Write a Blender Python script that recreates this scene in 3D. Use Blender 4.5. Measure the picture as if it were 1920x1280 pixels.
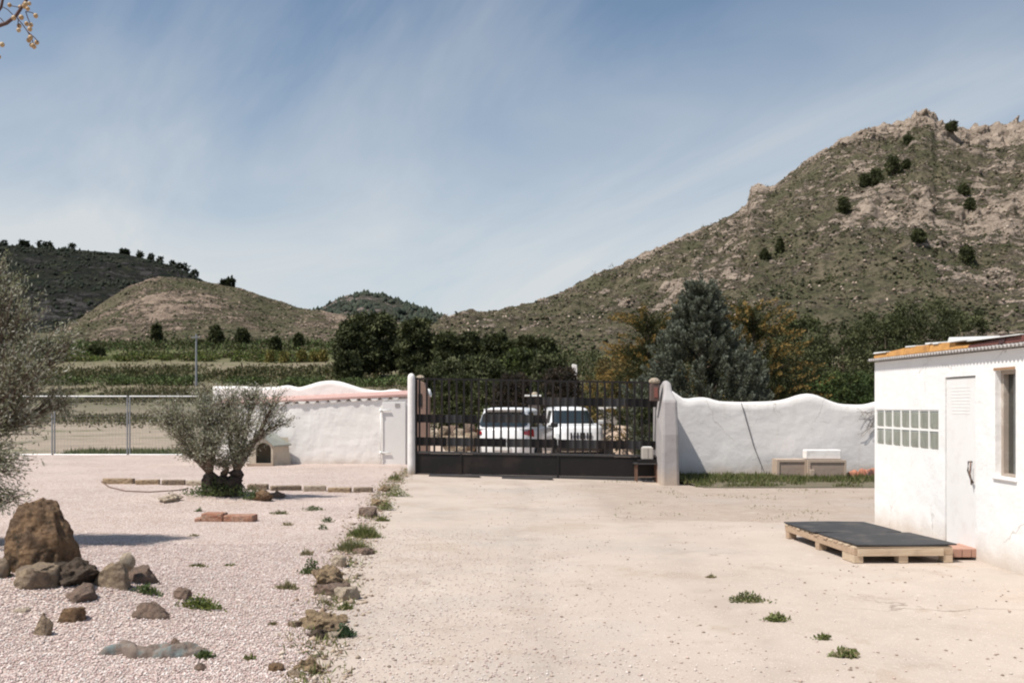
import bpy, math, random
import numpy as np
from mathutils import Vector, Matrix, noise as mn

# ------------------------------------------------------------------ camera, world, sun, exposure
for o in list(bpy.data.objects): bpy.data.objects.remove(o)
scene = bpy.context.scene
COL = scene.collection
F = 1866.67; CX = 960.0; HY = 762.0; CH = 1.6
cam_d = bpy.data.cameras.new('camera'); cam = bpy.data.objects.new('camera', cam_d); COL.objects.link(cam)
cam_d.sensor_width = 36; cam_d.lens = 35; cam_d.shift_y = (HY-640)/1920
cam_d.clip_start = 0.05; cam_d.clip_end = 9000
cam.location = (0, 0, CH); cam.rotation_euler = (math.radians(90), 0, 0)
scene.camera = cam

SUN_DIR = Vector((-1.0, -0.55, 2.05)).normalized()          # towards the sun
SUN_EL = math.asin(SUN_DIR.z); SUN_AZ = math.atan2(SUN_DIR.x, SUN_DIR.y)
world = bpy.data.worlds.new('World'); scene.world = world; world.use_nodes = True
nt = world.node_tree; nt.nodes.clear()
def wn(t, **k):
    n = nt.nodes.new(t)
    for a, b in k.items(): setattr(n, a, b)
    return n
sky = wn('ShaderNodeTexSky', sky_type='NISHITA', sun_disc=False, sun_elevation=SUN_EL, sun_rotation=SUN_AZ,
         altitude=500, air_density=1.0, dust_density=0.6, ozone_density=1.6)
tc = wn('ShaderNodeTexCoord'); sep = wn('ShaderNodeSeparateXYZ'); nt.links.new(tc.outputs['Generated'], sep.inputs[0])
def wmath(op, a, b=None, clamp=False):
    n = wn('ShaderNodeMath', operation=op, use_clamp=clamp)
    for i, v in enumerate((a, b)):
        if v is None: continue
        if isinstance(v, (int, float)): n.inputs[i].default_value = v
        else: nt.links.new(v, n.inputs[i])
    return n.outputs[0]
zz = wmath('ADD', wmath('MAXIMUM', sep.outputs[2], 0.0), 0.16)
cx_ = wmath('DIVIDE', sep.outputs[0], zz); cy_ = wmath('DIVIDE', sep.outputs[1], zz)
comb = wn('ShaderNodeCombineXYZ'); nt.links.new(cx_, comb.inputs[0]); nt.links.new(cy_, comb.inputs[1])
mp0 = wn('ShaderNodeMapping'); mp0.inputs['Rotation'].default_value = (0, 0, math.radians(-116)); mp = wn('ShaderNodeMapping'); mp.inputs['Scale'].default_value = (0.42, 1.35, 1)
nt.links.new(comb.outputs[0], mp0.inputs[0]); nt.links.new(mp0.outputs[0], mp.inputs[0])
n1 = wn('ShaderNodeTexNoise'); n1.inputs['Scale'].default_value = 1.1; n1.inputs['Detail'].default_value = 6; n1.inputs['Roughness'].default_value = 0.58; n1.inputs['Distortion'].default_value = 0.7
nt.links.new(mp.outputs[0], n1.inputs['Vector'])
n2 = wn('ShaderNodeTexNoise'); n2.inputs['Scale'].default_value = 0.33; n2.inputs['Detail'].default_value = 4; n2.inputs['Roughness'].default_value = 0.5
mp2 = wn('ShaderNodeMapping'); mp2.inputs['Location'].default_value = (3.1, 7.4, 0); nt.links.new(comb.outputs[0], mp2.inputs[0]); nt.links.new(mp2.outputs[0], n2.inputs['Vector'])
hor = wmath('MULTIPLY', wmath('SUBTRACT', 0.40, sep.outputs[2], True), 2.8)      # thin veil thickens towards the horizon
lft = wmath('MULTIPLY', sep.outputs[0], -0.34)                                # and to the left
m = wmath('ADD', wmath('MULTIPLY', wmath('SUBTRACT', n1.outputs['Fac'], 0.5), 1.25), wmath('MULTIPLY', wmath('SUBTRACT', n2.outputs['Fac'], 0.5), 1.3))
m = wmath('ADD', wmath('ADD', m, hor), lft)
m = wmath('ADD', m, 0.04)
m = wmath('MINIMUM', wmath('ADD', wmath('MULTIPLY', wmath('MAXIMUM', m, 0.0), 0.86), 0.12), 0.93)
mixc = wn('ShaderNodeMix', data_type='RGBA'); mixc.inputs['B'].default_value = (5.6, 5.85, 6.0, 1)
tint = wn('ShaderNodeMix', data_type='RGBA', blend_type='MULTIPLY'); tint.inputs['Factor'].default_value = 1; tint.inputs['B'].default_value = (0.66, 0.80, 0.84, 1)
nt.links.new(sky.outputs[0], tint.inputs['A'])
nt.links.new(m, mixc.inputs['Factor']); nt.links.new(tint.outputs['Result'], mixc.inputs['A'])
bg = wn('ShaderNodeBackground'); bg.inputs['Strength'].default_value = 0.10
wo = wn('ShaderNodeOutputWorld'); nt.links.new(mixc.outputs['Result'], bg.inputs[0]); nt.links.new(bg.outputs[0], wo.inputs[0])

sl = bpy.data.lights.new('sun', 'SUN'); sl.energy = 4.7; sl.angle = math.radians(0.53); sl.color = (1.0, 0.94, 0.87)
so = bpy.data.objects.new('sun', sl); COL.objects.link(so)
so.rotation_euler = SUN_DIR.to_track_quat('Z', 'Y').to_euler(); so.location = (-20, -10, 40)

vs = scene.view_settings; scene.display_settings.display_device = 'sRGB'
vs.view_transform = 'Standard'; vs.look = 'None'; vs.gamma = 1; vs.use_curve_mapping = False; vs.exposure = 0.30
scene.cycles.max_bounces = 6; scene.cycles.diffuse_bounces = 3; scene.cycles.glossy_bounces = 3
scene.cycles.transparent_max_bounces = 8; scene.cycles.filter_width = 2.1
scene.cycles.use_denoising = True

# ------------------------------------------------------------------ helpers
rng = np.random.default_rng(7); random.seed(7)
def sm(a, b, x):
    t = np.clip((np.asarray(x, float)-a)/(b-a), 0, 1); return t*t*(3-2*t)
_perm = np.random.default_rng(3).permutation(512)
_perm = np.concatenate([_perm, _perm, _perm])
_gr = np.random.default_rng(4).normal(size=(512, 2)); _gr /= np.linalg.norm(_gr, axis=1)[:, None]
def pn(x, y):
    x = np.asarray(x, float); y = np.asarray(y, float)
    xi = np.floor(x).astype(int); yi = np.floor(y).astype(int); fx = x-xi; fy = y-yi
    def g(a, b, dx, dy):
        h = _perm[(_perm[a & 511] + b) & 511]; v = _gr[h]; return v[..., 0]*dx + v[..., 1]*dy
    u = fx*fx*fx*(fx*(fx*6-15)+10); v = fy*fy*fy*(fy*(fy*6-15)+10)
    a = g(xi, yi, fx, fy)*(1-u) + g(xi+1, yi, fx-1, fy)*u
    b = g(xi, yi+1, fx, fy-1)*(1-u) + g(xi+1, yi+1, fx-1, fy-1)*u
    return (a*(1-v)+b*v)*1.5
def fbm(x, y, o=5, r=0.5):
    s = 0; a = 1; t = 0
    for i in range(o):
        s = s + a*pn(x*2**i+17.3*i, y*2**i-9.1*i); t += a; a *= r
    return s/t
def ridged(x, y, o=5, r=0.55):
    s = 0; a = 1; t = 0
    for i in range(o):
        s = s + a*(1-2*np.abs(pn(x*2**i+5.3*i, y*2**i+31*i))); t += a; a *= r
    return s/t

def wloc(p):
    v = Vector((0, 0, 0))
    while p is not None: v += p.location; p = p.parent
    return v
def arr_mesh(name, verts, faces, mat=None, smooth=False, cols=None):
    """verts (N,3); faces: ndarray (M,k) or list of tuples; cols: (N,3) per vertex colour"""
    me = bpy.data.meshes.new(name)
    if isinstance(faces, np.ndarray):
        verts = np.ascontiguousarray(verts, dtype=np.float32); M, k = faces.shape
        me.vertices.add(len(verts)); me.vertices.foreach_set('co', verts.ravel())
        me.loops.add(M*k); me.loops.foreach_set('vertex_index', faces.astype(np.int32).ravel())
        me.polygons.add(M); me.polygons.foreach_set('loop_start', np.arange(0, M*k, k, dtype=np.int32))
        me.polygons.foreach_set('loop_total', np.full(M, k, dtype=np.int32))
        me.update(calc_edges=True)
    else:
        me.from_pydata([tuple(map(float, v)) for v in verts], [], faces)
    if cols is not None:
        a = me.color_attributes.new('Col', 'FLOAT_COLOR', 'POINT')
        c = np.ones((len(me.vertices), 4), dtype=np.float32); c[:, :3] = cols; a.data.foreach_set('color', c.ravel())
    if smooth: me.polygons.foreach_set('use_smooth', np.ones(len(me.polygons), dtype=bool))
    if mat: me.materials.append(mat)
    return me
def tag(o, label=None, cat=None, group=None, kind=None):
    if label: o['label'] = label
    if cat: o['category'] = cat
    if group: o['group'] = group
    if kind: o['kind'] = kind
    return o
def link(name, me, parent=None, loc=(0, 0, 0), rot=(0, 0, 0)):
    o = bpy.data.objects.new(name, me); COL.objects.link(o); o.parent = parent; o.location = loc; o.rotation_euler = rot
    return o
def thing(name, label, cat, loc=(0, 0, 0), rz=0, group=None):
    o = link(name, None, None, loc, (0, 0, rz)); o.empty_display_size = 0.2
    return tag(o, label, cat, group)
class Geo:
    def __init__(s): s.v = []; s.f = []
    def add(s, vs, fs):
        n = len(s.v); s.v += [tuple(map(float, q)) for q in vs]; s.f += [tuple(n+i for i in f) for f in fs]; return s
    def box(s, x0, x1, y0, y1, z0, z1, M=None):
        vs = [Vector((x, y, z)) for z in (z0, z1) for y in (y0, y1) for x in (x0, x1)]
        if M is not None: vs = [M @ q for q in vs]
        return s.add(vs, [(0, 2, 3, 1), (4, 5, 7, 6), (0, 1, 5, 4), (2, 6, 7, 3), (0, 4, 6, 2), (1, 3, 7, 5)])
    def tube(s, pts, rad, n=6, cap=True):
        pts = [Vector(p) for p in pts]; 
        if isinstance(rad, (int, float)): rad = [rad]*len(pts)
        rings = []; up = Vector((0.13, 0.21, 0.97))
        for i, p in enumerate(pts):
            d = (pts[min(i+1, len(pts)-1)]-pts[max(i-1, 0)])
            d = d.normalized() if d.length > 1e-9 else Vector((0, 0, 1))
            a = d.cross(up)
            if a.length < 0.1: a = d.cross(Vector((1, 0, 0)))
            a.normalize(); b = d.cross(a); up = -b.cross(d) if False else up
            rings.append([p+(a*math.cos(2*math.pi*k/n)+b*math.sin(2*math.pi*k/n))*rad[i] for k in range(n)])
        vs = [q for r in rings for q in r]; fs = []
        for i in range(len(pts)-1):
            for k in range(n):
                k2 = (k+1) % n; fs.append((i*n+k, i*n+k2, (i+1)*n+k2, (i+1)*n+k))
        if cap: fs += [tuple(range(n))[::-1], tuple((len(pts)-1)*n+k for k in range(n))]
        return s.add(vs, fs)
    def lathe(s, prof, n=16, c=(0, 0, 0)):
        vs = []; fs = []
        for (r, z) in prof:
            vs += [(c[0]+r*math.cos(2*math.pi*k/n), c[1]+r*math.sin(2*math.pi*k/n), c[2]+z) for k in range(n)]
        for i in range(len(prof)-1):
            for k in range(n):
                k2 = (k+1) % n; fs.append((i*n+k, i*n+k2, (i+1)*n+k2, (i+1)*n+k))
        fs += [tuple(range(n))[::-1], tuple((len(prof)-1)*n+k for k in range(n))]
        return s.add(vs, fs)
    def obj(s, name, mat, parent=None, smooth=False, bevel=0, local=False):
        vs = np.array(s.v)
        if parent is not None and not local: vs = vs-np.array(wloc(parent))
        me = arr_mesh(name, vs, s.f, mat, smooth); o = link(name, me, parent)
        if bevel:
            m = o.modifiers.new('bevel', 'BEVEL'); m.width = bevel; m.segments = 2; m.limit_method = 'ANGLE'; m.angle_limit = math.radians(40)
        return o
def copy_tree(o, parent=None):
    c = o.copy(); COL.objects.link(c); c.parent = parent
    for ch in list(o.children): copy_tree(ch, c)
    return c

# ------------------------------------------------------------------ materials
def new_mat(name):
    m = bpy.data.materials.new(name); m.use_nodes = True; n = m.node_tree; n.nodes.clear()
    out = n.nodes.new('ShaderNodeOutputMaterial'); b = n.nodes.new('ShaderNodeBsdfPrincipled'); n.links.new(b.outputs[0], out.inputs[0])
    return m, n, b, out
class N:
    """tiny node-graph helper"""
    def __init__(s, tree): s.t = tree
    def node(s, ty, **k):
        n = s.t.nodes.new(ty)
        for a, b in k.items(): setattr(n, a, b)
        return n
    def set(s, sock, v):
        if isinstance(v, bpy.types.NodeSocket): s.t.links.new(v, sock)
        elif isinstance(v, tuple) and len(v) == 3 and sock.type == 'RGBA': sock.default_value = (*v, 1)
        else: sock.default_value = v
    def obj(s): return s.node('ShaderNodeTexCoord').outputs['Object']
    def map(s, vec, scale=(1, 1, 1), rot=(0, 0, 0), loc=(0, 0, 0)):
        n = s.node('ShaderNodeMapping'); s.t.links.new(vec, n.inputs[0]); n.inputs['Scale'].default_value = scale; n.inputs['Rotation'].default_value = rot; n.inputs['Location'].default_value = loc
        return n.outputs[0]
    def noise(s, vec, scale, detail=4, rough=0.55, dist=0.0, color=False):
        n = s.node('ShaderNodeTexNoise'); s.t.links.new(vec, n.inputs['Vector'])
        n.inputs['Scale'].default_value = scale; n.inputs['Detail'].default_value = detail; n.inputs['Roughness'].default_value = rough; n.inputs['Distortion'].default_value = dist
        return n.outputs['Color' if color else 'Fac']
    def vor(s, vec, scale, feature='F1', out='Distance', rnd=1.0):
        n = s.node('ShaderNodeTexVoronoi', feature=feature); s.t.links.new(vec, n.inputs['Vector']); n.inputs['Scale'].default_value = scale; n.inputs['Randomness'].default_value = rnd
        return n.outputs[out]
    def mix(s, f, a, b, bt='MIX'):
        n = s.node('ShaderNodeMix', data_type='RGBA', blend_type=bt); s.set(n.inputs['Factor'], f); s.set(n.inputs['A'], a); s.set(n.inputs['B'], b)
        return n.outputs['Result']
    def m(s, op, a, b=0.0, c=None, clamp=False):
        n = s.node('ShaderNodeMath', operation=op, use_clamp=clamp); s.set(n.inputs[0], a); s.set(n.inputs[1], b)
        if c is not None: s.set(n.inputs[2], c)
        return n.outputs[0]
    def ss(s, x, a, b):
        n = s.node('ShaderNodeMapRange', interpolation_type='SMOOTHSTEP'); s.set(n.inputs['Value'], x); n.inputs['From Min'].default_value = a; n.inputs['From Max'].default_value = b
        return n.outputs['Result']
    def bump(s, bsdf, h, strength=0.4, dist=0.01):
        n = s.node('ShaderNodeBump'); n.inputs['Strength'].default_value = strength; n.inputs['Distance'].default_value = dist; s.t.links.new(h, n.inputs['Height'])
        s.t.links.new(n.outputs[0], bsdf.inputs['Normal']); return n
    def xyz(s, vec):
        n = s.node('ShaderNodeSeparateXYZ'); s.t.links.new(vec, n.inputs[0]); return n.outputs
def simple(name, col, rough=0.7, var=0.12, scale=6, metal=0.0, bump=0.0, bscale=40, bdist=0.004, dirt=None, dirt_amt=0.4, dirt_scale=1.5, coat=0.0, spec=0.5):
    m, t, b, out = new_mat(name); g = N(t); v = g.obj()
    c2 = tuple(x*(1-var) for x in col); c1 = tuple(min(1, x*(1+var)) for x in col)
    c = g.mix(g.noise(v, scale, 5), c2, c1)
    if dirt: c = g.mix(g.m('MULTIPLY', g.ss(g.noise(v, dirt_scale, 6, 0.65), 0.48, 0.68), dirt_amt), c, dirt)
    g.set(b.inputs['Base Color'], c); b.inputs['Roughness'].default_value = rough; b.inputs['Metallic'].default_value = metal
    b.inputs['Coat Weight'].default_value = coat; b.inputs['Specular IOR Level'].default_value = spec
    if bump: g.bump(b, g.noise(v, bscale, 5, 0.6), bump, bdist)
    return m
def leaf_mat(name, transl=0.25, rough=0.6, spec=0.2):
    m, t, b, out = new_mat(name); g = N(t)
    a = g.node('ShaderNodeAttribute', attribute_name='Col').outputs['Color']
    g.set(b.inputs['Base Color'], a); b.inputs['Roughness'].default_value = rough; b.inputs['Specular IOR Level'].default_value = spec
    tr = g.node('ShaderNodeBsdfTranslucent'); g.set(tr.inputs['Color'], g.mix(0.4, a, (0.2, 0.24, 0.04)))
    mx = g.node('ShaderNodeMixShader'); mx.inputs[0].default_value = transl
    t.links.new(b.outputs[0], mx.inputs[1]); t.links.new(tr.outputs[0], mx.inputs[2]); t.links.new(mx.outputs[0], out.inputs[0])
    return m
def attr_mat(name, rough=0.85, bump=0.3, bscale=60, bdist=0.004, nvar=0.25, nscale=30):
    m, t, b, out = new_mat(name); g = N(t); v = g.obj()
    a = g.node('ShaderNodeAttribute', attribute_name='Col').outputs['Color']
    c = g.mix(1.0, a, g.mix(g.noise(v, nscale, 4), (1-nvar,)*3, (1+nvar,)*3), 'MULTIPLY')
    g.set(b.inputs['Base Color'], c); b.inputs['Roughness'].default_value = rough; b.inputs['Specular IOR Level'].default_value = 0.25
    if bump: g.bump(b, g.noise(v, bscale, 4, 0.6), bump, bdist)
    return m
LEAF = leaf_mat('leaf'); LEAF_OPQ = leaf_mat('needle_foliage', 0.08, 0.75, 0.1); STONE_ATTR = attr_mat('gravel_stone')

def plaster(name, col=(0.80, 0.79, 0.77), lump=0.5, stain=0.35, stain_col=(0.55, 0.50, 0.44), fine=0.5, low=True):
    m, t, b, out = new_mat(name); g = N(t); v = g.obj(); z = g.xyz(v)[2]
    c = g.mix(g.noise(v, 2.2, 5), tuple(x*0.95 for x in col), tuple(min(0.86, x*1.03) for x in col))
    streak = g.ss(g.noise(g.map(v, (3.5, 3.5, 0.5)), 1.6, 6, 0.65), 0.52, 0.78)
    c = g.mix(g.m('MULTIPLY', streak, stain), c, stain_col)
    dv = g.node('ShaderNodeVectorMath', operation='ADD'); t.links.new(v, dv.inputs[0]); sc_ = g.node('ShaderNodeVectorMath', operation='SCALE'); t.links.new(g.noise(v, 2.0, 5, 0.6, color=True), sc_.inputs[0]); sc_.inputs['Scale'].default_value = 0.5; t.links.new(sc_.outputs[0], dv.inputs[1])
    ck = g.m('MULTIPLY', g.m('SUBTRACT', 1.0, g.ss(g.vor(dv.outputs[0], 0.8, 'DISTANCE_TO_EDGE'), 0.0, 0.012)), g.ss(g.noise(v, 0.9, 3), 0.52, 0.62))
    c = g.mix(g.m('MULTIPLY', ck, 0.45), c, (0.30, 0.26, 0.22))
    c = g.mix(g.m('MULTIPLY', g.ss(g.noise(v, 9, 3, 0.5), 0.70, 0.76), 0.35), c, (0.45, 0.38, 0.32))
    if low:   # splashed earth on the foot of the wall
        f = g.m('MULTIPLY', g.m('SUBTRACT', 1.0, g.ss(g.m('ADD', z, g.m('MULTIPLY', g.noise(v, 3, 5), -0.35)), -0.25, 0.22)), 0.75)
        c = g.mix(f, c, (0.50, 0.40, 0.31))
    g.set(b.inputs['Base Color'], c); b.inputs['Roughness'].default_value = 0.85; b.inputs['Specular IOR Level'].default_value = 0.2
    h = g.m('ADD', g.m('MULTIPLY', g.noise(v, 3.0, 4, 0.5), lump), g.m('MULTIPLY', g.noise(v, 28, 5, 0.6), fine*0.12))
    g.bump(b, h, 0.8, 0.05)
    return m
PLASTER = plaster('white_plaster', (0.76, 0.735, 0.71)); PLASTER_LEFT = plaster('warm_white_plaster', (0.84, 0.81, 0.77), 0.6, 0.22, (0.62, 0.54, 0.46))
PLASTER_SHED = plaster('shed_plaster', (0.84, 0.83, 0.815), 0.5, 0.22, (0.62, 0.57, 0.51), 0.8)
WHITE = simple('white_paint', (0.78, 0.78, 0.76), 0.5, 0.04, bump=0.15)
BLACKMETAL = simple('black_gate_metal', (0.012, 0.010, 0.010), 0.55, 0.3, 4, bump=0.1, dirt=(0.045, 0.030, 0.024), dirt_amt=0.5, spec=.3)
GREYMETAL = simple('dark_grey_metal', (0.048, 0.046, 0.047), 0.5, 0.2, 5, dirt=(0.10, 0.08, 0.06), dirt_amt=0.4)
GALV = simple('galvanised_steel', (0.30, 0.31, 0.32), 0.45, 0.15, 12, metal=0.35)
RUST = simple('rusty_steel', (0.16, 0.09, 0.06), 0.8, 0.3, 20, bump=0.2)
WOOD = None
def wood(name, c1, c2, scale=1.0, axis=(1, 18, 18)):
    m, t, b, out = new_mat(name); g = N(t); v = g.obj()
    f = g.noise(g.map(v, axis), 2.4*scale, 6, 0.62, 0.4)
    c = g.mix(g.ss(f, 0.3, 0.72), c2, c1); c = g.mix(g.m('MULTIPLY', g.ss(g.noise(v, 5, 4), 0.55, 0.75), 0.4), c, tuple(x*0.55 for x in c2))
    g.set(b.inputs['Base Color'], c); b.inputs['Roughness'].default_value = 0.8; g.bump(b, f, 0.35, 0.004); return m
PALLET = wood('pallet_wood', (0.50, 0.37, 0.26), (0.34, 0.235, 0.155)); PALLET2 = wood('pale_pallet_wood', (0.58, 0.47, 0.34), (0.44, 0.33, 0.23))
BARK = simple('bark', (0.12, 0.085, 0.06), 0.95, 0.4, 25, bump=0.9, bscale=45, bdist=0.02, dirt=(0.22, 0.19, 0.15), dirt_amt=0.6, dirt_scale=12)
DARKBARK = simple('dark_bark', (0.055, 0.038, 0.03), 0.95, 0.4, 18, bump=1.0, bscale=25, bdist=0.03, dirt=(0.13, 0.10, 0.075), dirt_amt=0.7, dirt_scale=9)

def rock_mat(name, a, b_, lich=(0.10, 0.09, 0.06), la=0.6, sc=1.0, bstr=0.9):
    m, t, b, out = new_mat(name); g = N(t); v = g.obj()
    c = g.mix(g.ss(g.noise(v, 5*sc, 6, 0.6, 0.5), 0.35, 0.65), a, b_)
    c = g.mix(g.m('MULTIPLY', g.ss(g.noise(v, 9*sc, 7, 0.7, 0.3), 0.5, 0.66), la), c, lich)
    c = g.mix(g.m('MULTIPLY', g.ss(g.noise(v, 45*sc, 3), 0.5, 0.7), 0.25), c, tuple(min(1, x*1.5) for x in a))
    g.set(b.inputs['Base Color'], c); b.inputs['Roughness'].default_value = 0.95; b.inputs['Specular IOR Level'].default_value = 0.15
    h = g.m('ADD', g.noise(v, 12*sc, 9, 0.72), g.m('MULTIPLY', g.vor(v, 16*sc), 0.5)); g.bump(b, h, 1.0, 0.09*bstr); return m
R_BROWN = rock_mat('brown_rock', (0.31, 0.20, 0.115), (0.17, 0.115, 0.078), (0.055, 0.05, 0.036), 0.85, 1.3, 1.0)
R_DARK = rock_mat('dark_pitted_rock', (0.16, 0.12, 0.09), (0.10, 0.08, 0.062), (0.045, 0.038, 0.03), 0.8, 1.6)
R_TAN = rock_mat('tan_rock', (0.42, 0.32, 0.22), (0.27, 0.21, 0.16), (0.13, 0.10, 0.075), 0.65, 1.4, 1.0)
R_PINK = rock_mat('reddish_rock', (0.30, 0.21, 0.16), (0.20, 0.155, 0.125), (0.10, 0.08, 0.065), 0.65, 1.4, 1.0)
R_POROUS = rock_mat('pitted_tufa', (0.42, 0.31, 0.19), (0.30, 0.22, 0.15), (0.11, 0.085, 0.06), 0.6, 1.6, 1.0)
R_PALE = rock_mat('pale_stone', (0.50, 0.41, 0.31), (0.44, 0.37, 0.29), (0.28, 0.22, 0.16), 0.35)
R_OCHRE = rock_mat('ochre_stone', (0.44, 0.31, 0.19), (0.38, 0.29, 0.20), (0.26, 0.18, 0.11), 0.4)
BRICK = rock_mat('old_brick', (0.36, 0.17, 0.11), (0.42, 0.26, 0.19), (0.50, 0.42, 0.34), 0.5, 1.5, 0.5)

# ------------------------------------------------------------------ ground shape
_ty = [-3000, 60, 90, 120, 150, 180, 220, 260, 300, 350, 420, 9000]
_tz = [-0.12, -0.12, 0.5, 1.5, 4.0, 6.5, 10.5, 14.6, 20, 27, 32, 32]
def tz(y): return np.interp(y, _ty, _tz)
def drive_z(x, y):
    t = np.clip(-0.03*(np.asarray(x, float)-0.55), -0.085, 0.085)
    return t*sm(14, 21.5, y) + 0.006*fbm(np.asarray(x)*0.5, np.asarray(y)*0.5, 3)
_mounds = [(-3.75, 8.3, 0.16, 1.0), (-4.6, 7.6, 0.16, 1.1), (-3.2, 8.0, 0.05, 0.8), (-4.6, 9.9, 0.10, 1.0), (-5.0, 16.9, 0.10, 0.9), (-2.9, 7.2, 0.04, 0.7)]
EDGE = [(-2.4, 24.2), (-2.42, 21), (-2.3, 17.8), (-2.0, 14), (-1.83, 11.6), (-1.5, 8.6), (-1.32, 6.8), (-1.17, 5.77), (-1.0, 4.5), (-0.9, 1.5)]
_ey = [e[1] for e in EDGE][::-1]; _ex = [e[0] for e in EDGE][::-1]
def edge_x(y): return np.interp(y, _ey, _ex)
def gravel_z(x, y):
    x = np.asarray(x, float); y = np.asarray(y, float)
    z = 0.02 + drive_z(x, y) + 0.02*fbm(x*0.9+3, y*0.9, 4) + 0.008*fbm(x*4, y*4, 3)
    for (a, b, h, r) in _mounds: z = z + h*np.exp(-((x-a)**2+(y-b)**2)/(r*r))
    e = edge_x(y)+0.06*pn(y*1.7, y*0+3)+0.03*pn(y*6, y*0)
    return z-(0.045+0.0*x)*sm(-0.10, 0.12, x-e)*(y < 24.2)
def gz(x, y):
    if y > 26 and x > -8: return float(tz(y))+0.02
    return float(gravel_z(x, y)) if x < edge_x(y) else float(drive_z(x, y))
def hit(px, py):
    D = F*CH/(py-HY)
    for _ in range(12):
        D = F*(CH-gz((px-CX)/F*D, D))/(py-HY)
    return Vector(((px-CX)/F*D, D, gz((px-CX)/F*D, D)))
def P(px, py, D): return Vector(((px-CX)/F*D, D, CH-(py-HY)/F*D))
def X(px, D): return (px-CX)/F*D
def Z(py, D): return CH-(py-HY)/F*D

def grid_sheet(name, xs, ys, zf, mat, clip=None):
    gx, gy = np.meshgrid(xs, ys); z = zf(gx, gy)
    vs = np.stack([gx, gy, z], -1).reshape(-1, 3); w = len(xs)
    i, j = np.meshgrid(np.arange(len(xs)-1), np.arange(len(ys)-1)); b = (j*w+i).ravel()
    fs = np.stack([b, b+1, b+1+w, b+w], 1)
    if clip is not None:
        c = vs[fs].mean(1); fs = fs[clip(c[:, 0], c[:, 1])]
    return tag(link(name, arr_mesh(name, vs, fs, mat, True)), kind='structure')
def warp_sheet(name, y, xl, xr, n, zf, mat):
    """sheet between two side lines xl(y), xr(y)"""
    y = np.asarray(y); t = np.linspace(0, 1, n)
    gx = xl(y)[:, None]*(1-t)+xr(y)[:, None]*t; gy = np.repeat(y[:, None], n, 1)
    vs = np.stack([gx, gy, zf(gx, gy)], -1).reshape(-1, 3)
    i, j = np.meshgrid(np.arange(n-1), np.arange(len(y)-1)); b = (j*n+i).ravel(); fs = np.stack([b, b+1, b+1+n, b+n], 1)
    return tag(link(name, arr_mesh(name, vs, fs, mat, True)), kind='structure')

# terrain
def terrain_mat():
    m, t, b, out = new_mat('field_earth'); g = N(t); v = g.obj(); x, y, z = g.xyz(v)
    wob = g.m('MULTIPLY', g.m('SUBTRACT', g.noise(g.map(v, (0.02, 0.02, 0.02)), 1.0, 4), 0.5), 26)
    yy = g.m('DIVIDE', g.m('ADD', y, wob), 400.0)
    r = g.node('ShaderNodeValToRGB'); t.links.new(yy, r.inputs[0]); cr = r.color_ramp; cr.interpolation = 'LINEAR'
    stops = [(0.0, (0.31, 0.26, 0.215)), (0.17, (0.30, 0.255, 0.21)), (0.24, (0.20, 0.17, 0.135)), (0.31, (0.15, 0.14, 0.10)), (0.40, (0.19, 0.165, 0.12)),
             (0.47, (0.14, 0.135, 0.08)), (0.54, (0.19, 0.165, 0.12)), (0.60, (0.13, 0.125, 0.075)), (0.66, (0.12, 0.13, 0.065)), (0.74, (0.10, 0.10, 0.06)), (0.86, (0.10, 0.09, 0.06)), (1.0, (0.11, 0.10, 0.065))]
    while len(cr.elements) < len(stops): cr.elements.new(0.5)
    for e, (p, c) in zip(cr.elements, stops): e.position = p; e.color = (*c, 1)
    c = g.mix(1.0, r.outputs[0], g.mix(g.noise(v, 0.4, 6, 0.65), (0.6, 0.6, 0.6), (1.45, 1.4, 1.3)), 'MULTIPLY')
    gr = g.m('MULTIPLY', g.ss(g.noise(v, 0.22, 6, 0.7), 0.52, 0.66), 0.7)
    c = g.mix(gr, c, (0.085, 0.10, 0.04))
    g.set(b.inputs['Base Color'], c); b.inputs['Roughness'].default_value = 0.95; b.inputs['Specular IOR Level'].default_value = 0.1
    g.bump(b, g.noise(v, 2.5, 7, 0.65), 0.8, 0.15); return m
ys = np.concatenate([np.linspace(-2500, -20, 12), np.linspace(-10, 60, 36), np.linspace(62, 440, 190), np.linspace(480, 5000, 20)])
xs = np.concatenate([np.linspace(-5000, -420, 14), np.linspace(-400, 400, 201), np.linspace(420, 5000, 14)])
def tzf(gx, gy): return tz(gy) + sm(62, 110, gy)*(1.1*fbm(gx*0.02, gy*0.03, 4) + 0.35*fbm(gx*0.15, gy*0.15, 3))
grid_sheet('terrain', xs, ys, tzf, terrain_mat())

def gravel_mat():
    m, t, b, out = new_mat('pink_gravel'); g = N(t); v = g.obj()
    vc = g.vor(v, 62, 'F1', 'Color'); vd = g.vor(v, 62)
    hue = g.xyz(vc)
    c = g.mix(hue[0], (0.46, 0.365, 0.325), (0.60, 0.52, 0.47))
    c = g.mix(g.ss(hue[1], 0.80, 0.95), c, (0.74, 0.69, 0.65)); c = g.mix(g.ss(hue[2], 0.82, 0.95), c, (0.36, 0.24, 0.21))
    c = g.mix(g.ss(vd, 0.45, 0.75), c, (0.26, 0.20, 0.17))
    big = g.noise(v, 0.6, 5, 0.6)
    c = g.mix(1.0, c, g.mix(big, (0.78, 0.76, 0.75), (1.24, 1.23, 1.22)), 'MULTIPLY')
    c = g.mix(g.m('MULTIPLY', g.ss(g.noise(v, 1.7, 6, 0.7), 0.56, 0.70), 0.5), c, (0.37, 0.285, 0.225))
    g.set(b.inputs['Base Color'], c); b.inputs['Roughness'].default_value = 0.9; b.inputs['Specular IOR Level'].default_value = 0.2
    h = g.m('SUBTRACT', 1.0, vd); g.bump(b, h, 0.7, 0.012); return m
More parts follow.
